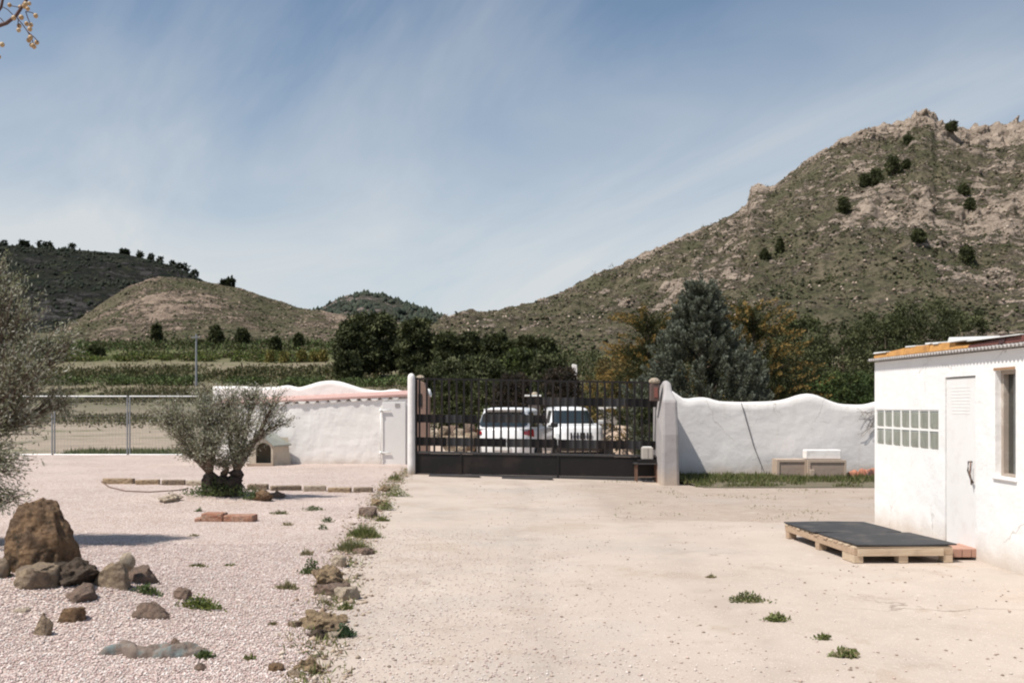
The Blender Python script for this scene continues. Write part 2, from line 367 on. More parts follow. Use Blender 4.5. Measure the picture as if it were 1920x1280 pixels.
yg = np.concatenate([np.linspace(1.5, 13, 120), np.linspace(13.2, 24.6, 60)])
warp_sheet('gravel_bed', yg, lambda y: np.full_like(y, -26), edge_x, 150, gravel_z, gravel_mat()) if False else None
def tt(n): return np.linspace(0, 1, n)
def gravel_sheet():
    t = tt(170)**1.7; ys = np.concatenate([np.linspace(1.5, 12, 150), np.linspace(12.1, 31.3, 100)])
    xr = np.where(ys < 24.2, edge_x(ys)+.15, -2.4)
    gx = xr[:, None]-t*(26+xr[:, None]); gy = np.repeat(ys[:, None], len(t), 1)
    vs = np.stack([gx, gy, gravel_z(gx, gy)], -1).reshape(-1, 3); n = len(t)
    i, j = np.meshgrid(np.arange(n-1), np.arange(len(ys)-1)); b = (j*n+i).ravel(); fs = np.stack([b, b+n, b+1+n, b+1], 1)
    tag(link('gravel_bed', arr_mesh('gravel_bed', vs, fs, gravel_mat(), True)), kind='structure')
gravel_sheet()

def drive_mat():
    m, t, b, out = new_mat('worn_concrete'); g = N(t); v = g.obj(); x, y, z = g.xyz(v)
    c = g.mix(g.noise(v, 0.8, 6, 0.62), (0.365, 0.302, 0.25), (0.53, 0.46, 0.398))
    # earthy cross strip in front of the right hand wall
    w = g.m('MULTIPLY', g.m('SUBTRACT', g.noise(v, 0.7, 4), 0.5), 1.6)
    yw = g.m('ADD', y, w)
    strip = g.m('MULTIPLY', g.m('MULTIPLY', g.ss(yw, 13.6, 13.9), g.m('SUBTRACT', 1.0, g.ss(yw, 20.8, 22.5))), g.ss(g.m('ADD', x, w), 0.6, 2.2))
    c = g.mix(g.m('MULTIPLY', strip, 0.92), c, g.mix(g.noise(v, 1.6, 8, 0.75), (0.235, 0.175, 0.135), (0.48, 0.405, 0.34)))
    for sc, a, bb, f, col in ((1.3, 0.54, 0.68, 0.55, (0.33, 0.265, 0.215)), (0.25, 0.48, 0.62, 0.55, (0.36, 0.32, 0.285)), (0.6, 0.55, 0.62, 0.4, (0.34, 0.26, 0.19)), (3.5, 0.58, 0.7, 0.35, (0.60, 0.53, 0.465)), (0.45, 0.55, 0.66, 0.35, (0.38, 0.33, 0.28))):
        c = g.mix(g.m('MULTIPLY', g.ss(g.noise(v, sc, 7, 0.68, 0.3), a, bb), f), c, col)
    for x0, am in ((0.15, 0.30), (1.65, 0.26), (2.6, 0.16)):
        xc = g.m('ABSOLUTE', g.m('SUBTRACT', g.m('ADD', x, g.m('MULTIPLY', g.m('SUBTRACT', g.noise(g.map(v, (0.3, 0.3, 0.3), (0, 0, 0), (x0, 0, 0)), 1.0, 3), 0.5), 0.9)), x0))
        c = g.mix(g.m('MULTIPLY', g.m('MULTIPLY', g.m('SUBTRACT', 1.0, g.ss(xc, 0.06, 0.26)), g.ss(g.noise(v, 2.2, 5, .7), .35, .6)), am), c, (0.30, 0.255, 0.22))
    # gravel spilt over the concrete
    vc = g.xyz(g.vor(v, 75, 'F1', 'Color')); vd = g.vor(v, 75)
    sp = g.mix(vc[0], (0.42, 0.30, 0.25), (0.72, 0.62, 0.55)); spill = g.m('MULTIPLY', g.ss(vc[1], 0.55, 0.7), g.m('SUBTRACT', 1.0, g.ss(vd, 0.3, 0.5)))
    spill = g.m('MULTIPLY', spill, g.ss(g.m('ADD', g.noise(v, 0.9, 5), g.m('MULTIPLY', g.ss(y, 12, 6), 0.12)), 0.40, 0.56))
    c = g.mix(g.m('MULTIPLY', spill, 0.85), c, sp)
    # cracks
    dv = g.node('ShaderNodeVectorMath', operation='ADD'); t.links.new(v, dv.inputs[0]); 
    sc_ = g.node('ShaderNodeVectorMath', operation='SCALE'); t.links.new(g.noise(v, 1.4, 5, 0.6, color=True), sc_.inputs[0]); sc_.inputs['Scale'].default_value = 0.9; t.links.new(sc_.outputs[0], dv.inputs[1])
    e = g.vor(dv.outputs[0], 0.33, 'DISTANCE_TO_EDGE'); crack = g.m('SUBTRACT', 1.0, g.ss(e, 0.0, 0.008))
    crack = g.m('MULTIPLY', crack, g.ss(g.noise(v, 0.4, 3), 0.53, 0.66))
    c = g.mix(g.m('MULTIPLY', crack, 0.6), c, (0.18, 0.14, 0.11))
    g.set(b.inputs['Base Color'], c); b.inputs['Roughness'].default_value = 0.92; b.inputs['Specular IOR Level'].default_value = 0.15
    h = g.m('ADD', g.m('ADD', g.m('MULTIPLY', g.noise(v, 7, 7, 0.7), 0.8), g.m('MULTIPLY', g.noise(v, 70, 3), 0.22)), g.m('SUBTRACT', g.m('MULTIPLY', spill, 0.5), crack)); g.bump(b, h, 0.55, 0.015); return m
yd = np.concatenate([np.linspace(1.5, 13, 110), np.linspace(13.2, 25.2, 60)])
warp_sheet('driveway', yd, lambda y: edge_x(y)-0.12, lambda y: np.full_like(y, 14.0), 110, drive_z, drive_mat())
TRACK = simple('dirt_track', (0.46, 0.355, 0.275), 0.95, 0.2, 0.8, bump=0.6, bscale=8, bdist=0.03, dirt=(0.30, 0.24, 0.18), dirt_amt=0.5, dirt_scale=0.5)
yt = np.linspace(25.15, 75, 40)
warp_sheet('dirt_track', yt, lambda y: -3.4-0.05*(y-25)+0.4*np.sin(y*0.3), lambda y: 5.0+0.10*(y-25)+0.4*np.sin(y*0.23), 24, lambda x, y: tz(y)+0.03+0.02*fbm(x*0.7, y*0.7, 3), TRACK)
g_ = Geo().box(-8.0, -2.75, 24.1, 26.2, -0.1, 0.09)
tag(g_.obj('concrete_kerb', simple('kerb_concrete', (0.50, 0.42, 0.345), 0.9, 0.15, 3, bump=0.4), bevel=0.015), kind='structure')

# ------------------------------------------------------------------ hills
def hill_mat(name, rock=(0.37, 0.30, 0.24), scrub=(0.11, 0.105, 0.062), soil=(0.20, 0.165, 0.115), dark=(0.068, 0.068, 0.042), s=1.0, rockshift=0.0):
    m, t, b, out = new_mat(name); g = N(t); v = g.obj()
    a = g.xyz(g.node('ShaderNodeAttribute', attribute_name='Col').outputs['Color'])     # x = rock amount
    base = g.mix(g.ss(g.noise(v, 0.05*s, 6, 0.6), 0.38, 0.62), scrub, soil)
    base = g.mix(g.m('MULTIPLY', g.ss(g.noise(v, 0.45*s, 6, 0.7), 0.42, 0.60), 0.85), base, dark)
    base = g.mix(g.m('MULTIPLY', g.ss(g.noise(v, 0.11*s, 5, 0.65), 0.50, 0.68), 0.45) , base, (0.095, 0.10, 0.05))
    st = g.map(v, (0.55, 0.55, 1.5))
    rn = g.m('ADD', g.m('MULTIPLY', a[0], 0.9), g.m('ADD', g.m('MULTIPLY', g.m('SUBTRACT', g.noise(st, 0.22*s, 9, 0.80, 0.5), 0.5), 3.4), rockshift))
    rn = g.m('ADD', rn, g.m('MULTIPLY', g.m('SUBTRACT', g.noise(v, 0.9*s, 4, 0.7), 0.5), 0.9))
    rm = g.ss(rn, 0.30, 0.62)
    rc = g.mix(g.ss(g.noise(v, 0.15*s, 6, 0.65), 0.35, 0.65), tuple(x*0.75 for x in rock), tuple(min(1, x*1.2) for x in rock))
    rc = g.mix(g.m('MULTIPLY', g.ss(g.noise(v, 0.9*s, 5, 0.7), 0.5, 0.66), 0.6), rc, tuple(x*0.45 for x in rock))
    c = g.mix(rm, base, rc)
    g.set(b.inputs['Base Color'], c); b.inputs['Roughness'].default_value = 1.0; b.inputs['Specular IOR Level'].default_value = 0.05
    h = g.m('ADD', g.noise(v, 0.5*s, 8, 0.72), g.m('MULTIPLY', rm, 0.5)); g.bump(b, h, 1.0, 2.2/s); return m
HILLS = {}
def hill(name, prof, Dr, Db, nu, nv, mat, amp, rockf, seed, shape=1.12, back=1.5, fine=0.0):
    px = np.array([p[0] for p in prof], float); py = np.array([p[1] for p in prof], float)
    u = np.linspace(px[0], px[-1], nu); ry = np.interp(u, px, py) + 1.6*fbm(u*0.045, u*0+seed, 4) + (6*sm(1640, 1700, u)*(ridged(u*.03, u*0+2, 4)-.3)*(-1) if name == 'mountain' else 0) + 0.9*pn(u*0.33, u*0+seed)
    v = np.concatenate([np.linspace(0, 1, nv), 1+np.linspace(0, 1, 14)[1:]*(back-1)])
    U, V = np.meshgrid(u, v); DR = Dr(U) if callable(Dr) else np.full_like(U, Dr)
    D = Db+(DR-Db)*V; RY = np.broadcast_to(ry, U.shape)
    zr = CH+(HY-RY)*DR/F; zb = tz(Db)-1.0
    s = np.where(V <= 1, V**shape, 1-((V-1)/(back-1))**1.6)
    Z_ = zb+(zr-zb)*s; XX = (U-CX)/F*D
    hgt = np.maximum(zr-zb, 1)
    env = np.sin(np.pi*np.clip(V, 0, 1))**0.8
    n = fbm(XX/amp[0]+seed, D/amp[0], 5); Z_ = Z_+env*amp[1]*n
    gul = ridged((XX-D*.5)/(amp[0]*0.6)+seed*2, (D+XX*.4)/(amp[0]*1.8), 5, .6); Z_ = Z_+env*amp[1]*0.55*gul
    rock = rockf(U, V, XX, D); rock = rock+(gul-.25)*.40*env
    led = ridged((XX+D*.7)/38+seed, (D-XX*.3)/16, 5, .65); rock = np.clip(rock+(led-.35)*.7, 0, 1.3)
    rr = ridged(XX/9.0, D/9.0+seed, 5)
    Z_ = Z_+rock.clip(0, 1)*(rr*.6+led*.6-0.2)*amp[2]*np.where(V > 0.985, 0.35, 1) + fine*fbm(XX/5, D/5, 4)
    cr = sm(.72, .9, V)*sm(1480, 1620, U)*(name == 'mountain')*np.where(V > .99, .4, 1); cn = ridged(XX/26+3, D/20+Z_/30, 4, .6); Z_ = Z_+cr*7*(cn-.35)
    Yj = D - cr*8*ridged(XX/22, Z_/26+7, 4, .6) + rock.clip(0, 1)*amp[2]*0.8*fbm(XX/6, Z_/6, 3)
    vs = np.stack([XX, Yj, Z_], -1); w = len(u); 
    i, j = np.meshgrid(np.arange(w-1), np.arange(len(v)-1)); b = (j*w+i).ravel(); fs = np.stack([b, b+1, b+1+w, b+w], 1)
    cols = np.stack([rock, rock*0, rock*0], -1).reshape(-1, 3)
    o = tag(link(name, arr_mesh(name, vs.reshape(-1, 3), fs, mat, True, cols)), kind='structure')
    HILLS[name] = (vs, rock, u, nv); return o
def hill_at(name, px, py):
    vs, rock, u, nv = HILLS[name]; i = int(np.argmin(abs(u-px))); c = vs[:nv, i]; yy = HY-(c[:, 2]-CH)*F/c[:, 1]
    j = int(np.argmax(yy <= py)) if (yy <= py).any() else nv-1
    return Vector(c[j])
def bush_verts(n, r):
    """n deformed octahedra (8 triangles each)"""
    o = np.array([(1, 0, 0), (0, 1, 0), (-1, 0, 0), (0, -1, 0), (0, 0, 1), (0, 0, -.6)], float)
    f = np.array([(0, 1, 4), (1, 2, 4), (2, 3, 4), (3, 0, 4), (1, 0, 5), (2, 1, 5), (3, 2, 5), (0, 3, 5)])
    V = o[None]*(r[:, None, None])*rng.uniform(0.65, 1.25, (n, 6, 1)); a = rng.uniform(0, 6.28, n)
    ca, sa = np.cos(a)[:, None], np.sin(a)[:, None]; x = V[..., 0]*ca-V[..., 1]*sa; y = V[..., 0]*sa+V[..., 1]*ca
    V = np.stack([x, y, V[..., 2]], -1); Fs = f[None]+6*np.arange(n)[:, None, None]
    return V, Fs.reshape(-1, 3)
def scatter_hill(name, obj, n, rmin, rmax, cols, mode='scrub', vr=(0, 0.99), zs=0.8, label=None):
    vs, rock, u, nv = HILLS[obj]; U = rng.integers(0, len(u), n*3); V = (rng.uniform(vr[0], vr[1], n*3)*(nv-1)).astype(int)
    rk = rock[V, U]; keep = (rng.random(n*3) > rk*1.1) if mode == 'scrub' else (rng.random(n*3) < rk*1.2)
    cl = fbm(U*0.02, V*0.05, 3) > (-0.12 if mode == 'scrub' else -0.4); keep &= cl
    U = U[keep][:n]; V = V[keep][:n]; p = vs[V, U]+np.stack([rng.uniform(-1, 1, len(U)), rng.uniform(-1, 1, len(U)), np.zeros(len(U))], -1)
    r = rng.uniform(rmin, rmax, len(U))*rng.uniform(0.6, 1, len(U)); B, Fc = bush_verts(len(U), r); B[..., 2] *= zs; B += p[:, None]
    c = np.array(cols)[rng.integers(0, len(cols), len(U))]*rng.uniform(0.75, 1.25, (len(U), 1)); c = np.repeat(c, 6, 0)
    o = link(name, arr_mesh(name, B.reshape(-1, 3), Fc, LEAF_OPQ if mode == 'scrub' else STONE_ATTR, False, c)); tag(o, kind='stuff')
    if label: o['label'] = label
    return o

PR = [(600, 720), (760, 660), (820, 625), (870, 602), (920, 592), (960, 581), (1000, 568), (1050, 550), (1100, 530), (1150, 507), (1200, 487), (1250, 464), (1300, 440), (1340, 421), (1380, 400), (1400, 388), (1408, 352), (1420, 347), (1436, 352), (1452, 348), (1480, 328), (1510, 309), (1540, 293),
      (1570, 276), (1600, 264), (1640, 252), (1680, 246), (1700, 240), (1710, 227), (1728, 223), (1748, 226), (1757, 238), (1775, 243), (1792, 250), (1820, 246), (1850, 247), (1880, 250), (1900, 242), (1930, 236), (2000, 232), (2100, 250), (2300, 330), (2600, 480), (2900, 640)]
def rock_right(U, V, x, y):
    n = fbm(x/70+3, y/110, 5); top = sm(0.70, 0.92, V)*sm(1440, 1640, U)
    crag = np.exp(-((U-1422)/30)**2)*sm(0.86, 0.95, V)*1.1
    band = np.exp(-((V-(0.36+0.06*np.sin(U*0.012)))/0.055)**2)*sm(1150, 1300, U)*0.32 + np.exp(-((V-(0.58+0.1*np.sin(U*0.009+1)))/0.06)**2)*0.12
    edge = sm(0.85, 1.0, V)*0.25
    return np.clip(0.14+n*1.0+top*0.75+crag+band+edge - 0.2*sm(1200, 1000, U), 0, 1.2)
hill('mountain', PR, lambda U: 620+60*np.sin((U-1100)/500), 250, 900, 420, hill_mat('mountain_ground'), (90, 15, 5.0), rock_right, 2.0, 1.05, fine=0.5)
PL = [(-500, 640), (-200, 640), (60, 640), (110, 622), (150, 600), (200, 563), (240, 540), (275, 526), (310, 520), (350, 522), (400, 531), (450, 540), (500, 558), (560, 577), (620, 588), (680, 596), (740, 612), (820, 640), (950, 690)]
def rock_left(U, V, x, y):
    n = fbm(x/50+9, y/80, 5); patch = np.exp(-((U-290)/75)**2-((V-0.55)/0.30)**2)*0.55 + np.exp(-((U-640)/45)**2)*sm(0.55, 0.75, V)*0.7
    rim = sm(0.88, 0.97, V)*0.35*np.exp(-((U-300)/110)**2)
    return np.clip(0.10+n*0.8+patch+rim, 0, 1.2)
hill('low_hill', PL, 440, 290, 560, 200, hill_mat('low_hill_ground', rock=(0.31, 0.24, 0.185), s=1.3), (60, 6, 2.0), rock_left, 5.0, 1.05, fine=0.35)
PD = [(-1900, 660), (-1500, 600), (-1100, 530), (-900, 490), (-600, 445), (-300, 430), (-100, 445), (0, 459), (60, 464), (150, 469), (230, 475), (300, 491), (350, 509), (385, 528), (430, 552), (520, 600), (640, 640)]
hill('cloud_shaded_hill', PD, 800, 460, 620, 160, hill_mat('cloud_shaded_ground', rock=(0.075, 0.07, 0.068), scrub=(0.022, 0.026, 0.02), soil=(0.035, 0.034, 0.028), dark=(0.014, 0.018, 0.014), s=0.8),  # cloud shadow over this hill is painted in as dark ground colours
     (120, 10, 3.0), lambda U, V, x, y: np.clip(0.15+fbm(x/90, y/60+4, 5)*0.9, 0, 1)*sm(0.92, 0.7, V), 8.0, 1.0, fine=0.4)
PM = [(380, 660), (480, 625), (560, 598), (600, 579), (640, 559), (680, 549), (720, 555), (780, 575), (830, 592), (870, 603), (950, 630), (1080, 680)]
hill('distant_hill', PM, 1050, 470, 300, 120, hill_mat('distant_hill_ground', rock=(0.24, 0.20, 0.175), scrub=(0.065, 0.07, 0.05), soil=(0.12, 0.105, 0.085), dark=(0.045, 0.055, 0.042), s=0.6),
     (120, 8, 2.0), lambda U, V, x, y: np.clip(0.0+fbm(x/90, y/60+14, 5)*0.8+0.5*sm(700, 640, U)*sm(0.6, 0.8, V), 0, 1), 11.0, 1.0, fine=0.4)
scatter_hill('hill_scrub', 'mountain', 42000, 0.3, 1.05, [(0.05, 0.052, 0.03), (0.085, 0.08, 0.048), (0.065, 0.07, 0.034), (0.12, 0.095, 0.065)], label='low green and brown scrub dotted over the mountainside')
scatter_hill('hill_boulders', 'mountain', 8000, 0.3, 1.1, [(0.34, 0.26, 0.20), (0.27, 0.21, 0.165), (0.42, 0.34, 0.27)], 'rock', (0.1, 0.985), 0.8, label='pale loose rocks on the mountainside')
scatter_hill('low_hill_scrub', 'low_hill', 9000, 0.25, .8, [(0.05, 0.055, 0.028), (0.09, 0.085, 0.045), (0.065, 0.075, 0.035)], label='low scrub dotted over the small hill')
scatter_hill('low_hill_boulders', 'low_hill', 2500, 0.25, .8, [(0.34, 0.26, 0.20), (0.27, 0.21, 0.165)], 'rock', (0.1, 0.985), 0.8, label='pale loose rocks on the small hill')
scatter_hill('cloud_shaded_wood', 'cloud_shaded_hill', 7000, 1.2, 2.6, [(0.018, 0.024, 0.016), (0.028, 0.032, 0.022)], 'scrub', (0.1, 0.995), 1.3, label='tree cover coloured dark to paint cloud shadow on the left hill')  # tree colours kept dark to carry the same painted cloud shadow
scatter_hill('distant_wood', 'distant_hill', 1600, 2.0, 4.2, [(0.035, 0.045, 0.033), (0.05, 0.058, 0.042)], 'scrub', (0.3, 0.995), 1.3, label='far pine wood on the distant hill')
# ------------------------------------------------------------------ walls
def wave_wall(name, label, xs, tops, y0, y1, zb, mat, lumps=0.02, parent=None):
    """plastered wall with wavy rounded top, front face at y0"""
    xs = np.asarray(xs); tops = np.asarray(tops); nz = 14; ring = []
    t = np.linspace(0, 1, nz)
    prof = [(0.0, k, 0) for k in t[:-1]] + [(0.0, 1, 0), (0.12, 1, 0.035), (0.32, 1, 0.055), (0.68, 1, 0.055), (0.88, 1, 0.03), (1.0, 1, -0.03)] + [(1.0, 0.5, 0), (1.0, 0, 0)]
    n = len(prof); vs = []
    for x, tp in zip(xs, tops):
        for (d, k, a) in prof:
            z = zb+(tp-0.055-zb)*k+a; y = y0+(y1-y0)*d
            if d == 0: y += lumps*float(fbm(x*1.3, z*1.3, 4))
            vs.append((x, y, z))
    fs = []
    for i in range(len(xs)-1):
        for k in range(n-1): fs.append((i*n+k, (i+1)*n+k, (i+1)*n+k+1, i*n+k+1))
    fs += [tuple(range(n))[::1], tuple((len(xs)-1)*n+k for k in range(n))[::-1]]
    off = np.array(wloc(parent)) if parent else np.zeros(3)
    o = link(name, arr_mesh(name, np.array(vs)-off, fs, mat, True), parent)
    return tag(o, label, 'wall') if label else o
def prof_to_world(pts, D, x0, x1, step=0.12):
    px = np.array([p[0] for p in pts]); py = np.array([p[1] for p in pts]); xs = np.arange(x0, x1, step)
    q = xs*F/D+CX; y = np.interp(q, px, py)
    y = np.convolve(np.pad(y, 1, mode='edge'), [.25, .5, .25], 'valid')
    return xs, CH-(y-HY)*D/F
RW = [(1262, 730), (1268, 737), (1281, 748.5), (1299, 746), (1316, 743.5), (1330, 745.5), (1345, 752), (1388, 753.5), (1436, 752.5), (1462, 751), (1481, 746.7), (1498, 740), (1514.7, 737), (1531, 739), (1548, 747), (1574, 757), (1603, 758.5), (1627, 758.5), (1637, 754.6), (1655, 750), (1690, 753), (1720, 759), (1770, 757), (1800, 747), (1830, 738), (1860, 741), (1900, 757), (1960, 759), (2100, 750), (2300, 758)]
xs_, tp_ = prof_to_world(RW, 23.0, 3.60, 16.0)
wave_wall('garden_wall', 'long white plastered wall with wavy top to the right of the black gate', xs_, tp_, 23.0, 23.26, -0.2, PLASTER)
PLASTER_SHADED = plaster('shaded_white_plaster', (0.36, 0.34, 0.335), 0.5, 0.3)  # white pillar plaster, with its shading mixed into a grey base colour
# white fin pillar beside the gate
def pillar():
    t = thing('gate_pillar', 'broad grey-shaded white plastered pillar at the right end of the black gate', 'pillar', (3.42, 21.6, 0))
    g = Geo(); prof = []
    # side outline in Y/Z: projects towards the camera, necks in at the top
    out = [(21.25, -0.15), (21.22, 1.0), (21.3, 1.75), (21.75, 1.95), (21.9, 2.13), (22.2, 2.18), (22.6, 2.05), (23.02, 1.75), (23.02, -0.15)]
    for i, (y, z) in enumerate(out): pass
    xl = [3.19, 3.20, 3.21, 3.31, 3.35, 3.36, 3.32, 3.25, 3.25]; xr = [3.58, 3.56, 3.54, 3.51, 3.50, 3.50, 3.54, 3.64, 3.70]
    n = len(out); vs = [(xl[i], *out[i]) for i in range(n)]+[(xr[i], *out[i]) for i in range(n)]
    fs = [tuple(range(n)), tuple(range(2*n-1, n-1, -1))]+[(i, n+i, n+(i+1) % n, (i+1) % n) for i in range(n)]
    o = g.add(vs, fs).obj('pillar_body', PLASTER_SHADED, t, smooth=False, bevel=0.06)
    return t
pillar()
# lantern box of stone with a pale cap on the far side
t = thing('stone_lantern', 'small brown stone lantern with pale cap on top of the right gate pillar', 'lantern', (3.17, 21.95, 1.75))
Geo().box(3.04, 3.24, 21.85, 22.05, 1.72, 2.10).obj('lantern_body', simple('dark_stone', (0.10, 0.065, 0.055), 0.8, 0.3, 20, bump=0.5), t, bevel=0.02)
Geo().box(3.12, 3.20, 21.84, 21.852, 1.80, 2.02).obj('lantern_window', simple('red_glass', (0.22, 0.08, 0.06), 0.3, 0.1), t)
Geo().lathe([(0.08, 2.10), (0.125, 2.13), (0.125, 2.18), (0.06, 2.23)], 12, (3.14, 21.95, 0)).obj('lantern_cap', R_PALE, t, smooth=True)

# ------------------------------------------------------------------ black gate
GY = 22.4
def gtop(x): return 2.25-0.095*(x+2.23)/5.6
def gbot(x): return 0.10-0.17*(x+2.23)/5.6
GX0, GX1 = X(777, GY), X(1241, GY)
gate = thing('metal_gate', 'wide black metal gate of vertical bars closing the driveway', 'gate', (GX0, GY, 0))
def rail(x0, x1, z0, z1, y0, y1, slope=-0.017):
    g = Geo(); d = slope*(x1-x0)
    return g.add([(x0, y0, z0), (x1, y0, z0+d), (x0, y1, z0), (x1, y1, z0+d), (x0, y0, z1), (x1, y0, z1+d), (x0, y1, z1), (x1, y1, z1+d)],
                 [(0, 2, 3, 1), (4, 5, 7, 6), (0, 1, 5, 4), (2, 6, 7, 3), (0, 4, 6, 2), (1, 3, 7, 5)])
rail(GX0, GX1, 2.21, 2.25, GY-.02, GY+.02).obj('top_rail', BLACKMETAL, gate)
rail(GX0, GX1, 0.555, 0.605, GY-.03, GY+.03).obj('bottom_rail', GREYMETAL, gate)
rail(GX0+.02, GX1-.02, 0.10, 0.55, GY-.012, GY+.012).obj('kick_plate', BLACKMETAL, gate)
rail(GX0, GX1, 0.035, 0.095, GY-.03, GY+.03).obj('sill_rail', GREYMETAL, gate)
NB = 33
for i in range(NB):
    x = GX0+0.115+(GX1-GX0-0.23)*i/(NB-1)
    Geo().box(x-.022, x+.022, GY-.019, GY+.019, 0.60-0.017*(x-GX0), 2.215-0.017*(x-GX0)).obj('bar', BLACKMETAL, gate)
for x, w in ((GX0, .07), (GX1-.07, .07), (X(862, GY), .05), (X(1044, GY), .05)):
    full = w > .06
    Geo().box(x, x+w, GY-.035, GY+.035, gbot(x)-.02, gtop(x)+.01 if full else 0.56-.017*(x-GX0)).obj('gate_post', BLACKMETAL, gate, bevel=0.006)
def band(px0, px1, py0, py1, slope=-0.017):
    x0, x1 = X(px0, GY), X(px1, GY)
    return rail(x0, x1, Z(py1, GY), Z(py0, GY), GY+.024, GY+.045, slope)
def bands(segs, py0, py1):
    for i, (a, b, k) in enumerate(segs):
        d = 0.017*F/GY*(X(a, GY)-X(segs[0][0], GY))
        band(a, b-0.6, py0+d, py1+d).obj('flat_band', BLACKMETAL if k == 0 else GREYMETAL, gate)
bands([(779, 835, 0), (835, 866, 1), (866, 895, 0)], 776, 791.5)
bands([(905, 1000, 1), (1000, 1023, 0)], 776, 791.5)
bands([(988, 1018, 0), (1018, 1080, 1), (1080, 1132, 0), (1132, 1173, 1), (1173, 1236, 0)], 743.5, 759)
bands([(779, 838, 0), (838, 888, 1), (888, 950, 0), (950, 996, 1), (996, 1046, 0), (1046, 1064, 0), (1064, 1120, 1), (1120, 1176, 0), (1176, 1204, 1), (1204, 1236, 0)], 819, 835)
for z in (2.0, 1.55, 0.75, 0.35):
    Geo().tube([(GX0-.03, GY-.02, z-.05), (GX0-.03, GY-.02, z+.05)], .022, 8).obj('hinge', BLACKMETAL, gate, smooth=True)
# left posts
t = thing('gate_post_pillar', 'slim round white post at the left end of the black gate', 'post', (X(771, GY), GY, 0))
Geo().lathe([(0.085, -.1), (0.088, 0.3), (0.083, 1.6), (0.085, 2.2), (0.08, 2.27), (0.06, 2.32), (0.02, 2.345)], 16, (X(771.5, GY), GY-.03, 0)).obj('shaft', PLASTER, t, smooth=True)
D_ = 24.2
t = thing('brown_pillar', 'brown rendered pillar with a dark slot just inside the left end of the gate', 'pillar', (X(795, D_), D_, 0))
pb = simple('brown_render', (0.27, 0.175, 0.135), 0.9, 0.15, 4, bump=0.4)
x0, x1 = X(782, D_), X(805, D_)
Geo().add([(x0, D_, -.12), (x1, D_, -.12), (x1, D_, 1.85), (x1-.12, D_, 2.18), (x0, D_, 2.26), (x0, D_+.35, -.12), (x1, D_+.35, -.12), (x1, D_+.35, 1.85), (x1-.12, D_+.35, 2.18), (x0, D_+.35, 2.26)],
          [(0, 1, 2, 3, 4), (9, 8, 7, 6, 5), (0, 5, 6, 1), (1, 6, 7, 2), (2, 7, 8, 3), (3, 8, 9, 4), (4, 9, 5, 0)]).obj('pillar_body', pb, t, bevel=0.02)
Geo().box(X(784, D_), X(791, D_), D_-.015, D_-.002, Z(762, D_), Z(738, D_)).obj('slot', simple('slot_black', (0.01, 0.01, 0.01), 0.6), t)
Geo().lathe([(0.10, 2.24), (0.12, 2.29), (0.08, 2.35), (0.02, 2.37)], 12, (X(787, D_), D_+.15, 0)).obj('cap', R_PALE, t, smooth=True)
Geo().lathe([(0.0, 1.82), (0.07, 1.84), (0.08, 1.9), (0.04, 2.02), (0.0, 2.04)], 10, (X(803, D_), D_+.12, 0)).obj('finial', WHITE, t, smooth=True)
# threshold plates
for (a, b, y, lab) in ((805, 900, 893, 'flat grey metal ramp plate at the gate foot, nearer the left post'), (941, 1036, 897.5, 'flat grey metal ramp plate at the gate foot, nearer the middle')):
    c = hit((a+b)/2, y); w = (b-a)/F*c.y/2; g = Geo().box(-w, w, -.18, .12, 0.0, .035)
    o = g.obj('ramp_plate', GREYMETAL, bevel=0.005); o.location = (c.x, c.y, c.z+.004); tag(o, lab, 'metal plate', 'ramp plates under the gate')
# motor box on a little stand
c = hit(1213, 904); 
t = thing('metal_stand', 'small dark metal table frame standing before the right end of the gate', 'stand', (c.x, c.y, c.z))
w = .22
for sx in (-1, 1):
    for sy in (0, .3): Geo().box(c.x+sx*w-.015, c.x+sx*w+.015, c.y+sy, c.y+sy+.03, c.z-.02, c.z+.40).obj('leg', RUST, t)
Geo().box(c.x-w-.05, c.x+w+.05, c.y-.03, c.y+.36, c.z+.40, c.z+.425).obj('top', GREYMETAL, t)
Geo().box(c.x-w, c.x+w, c.y+.01, c.y+.02, c.z+.12, c.z+.135).obj('crossbar', RUST, t)
Geo().box(c.x-w+.03, c.x+w-.01, c.y+.02, c.y+.3, c.z+.425, c.z+.50).obj('base_plate', BLACKMETAL, t)
zb = c.z+.503
t = thing('motor_box', 'pale grey gate motor box sitting on the dark metal stand', 'box', (c.x, c.y, zb))
Geo().box(c.x-.10, c.x+.15, c.y+.05, c.y+.27, zb, zb+.27).obj('housing', simple('grey_plastic', (0.42, 0.39, 0.35), 0.5, 0.1), t, bevel=0.02)
Geo().box(c.x+.03, c.x+.035, c.y+.044, c.y+.052, zb+.02, zb+.25).obj('seam', GREYMETAL, t)
Geo().box(c.x-.07, c.x+.12, c.y+.08, c.y+.24, zb+.27, zb+.285).obj('lid', WHITE, t, bevel=0.008)
o = Geo().tube([P(1390, 755, 22.965), P(1400, 790, 22.965), P(1413, 835, 22.965), P(1428, 873, 22.965), P(1428.5, 893, 22.9)], 0.009, 6).obj('cable', simple('grey_cable', (0.10, 0.095, 0.10), 0.6))
tag(o, 'thin dark cable hanging slantwise down the right hand white wall', 'cable')

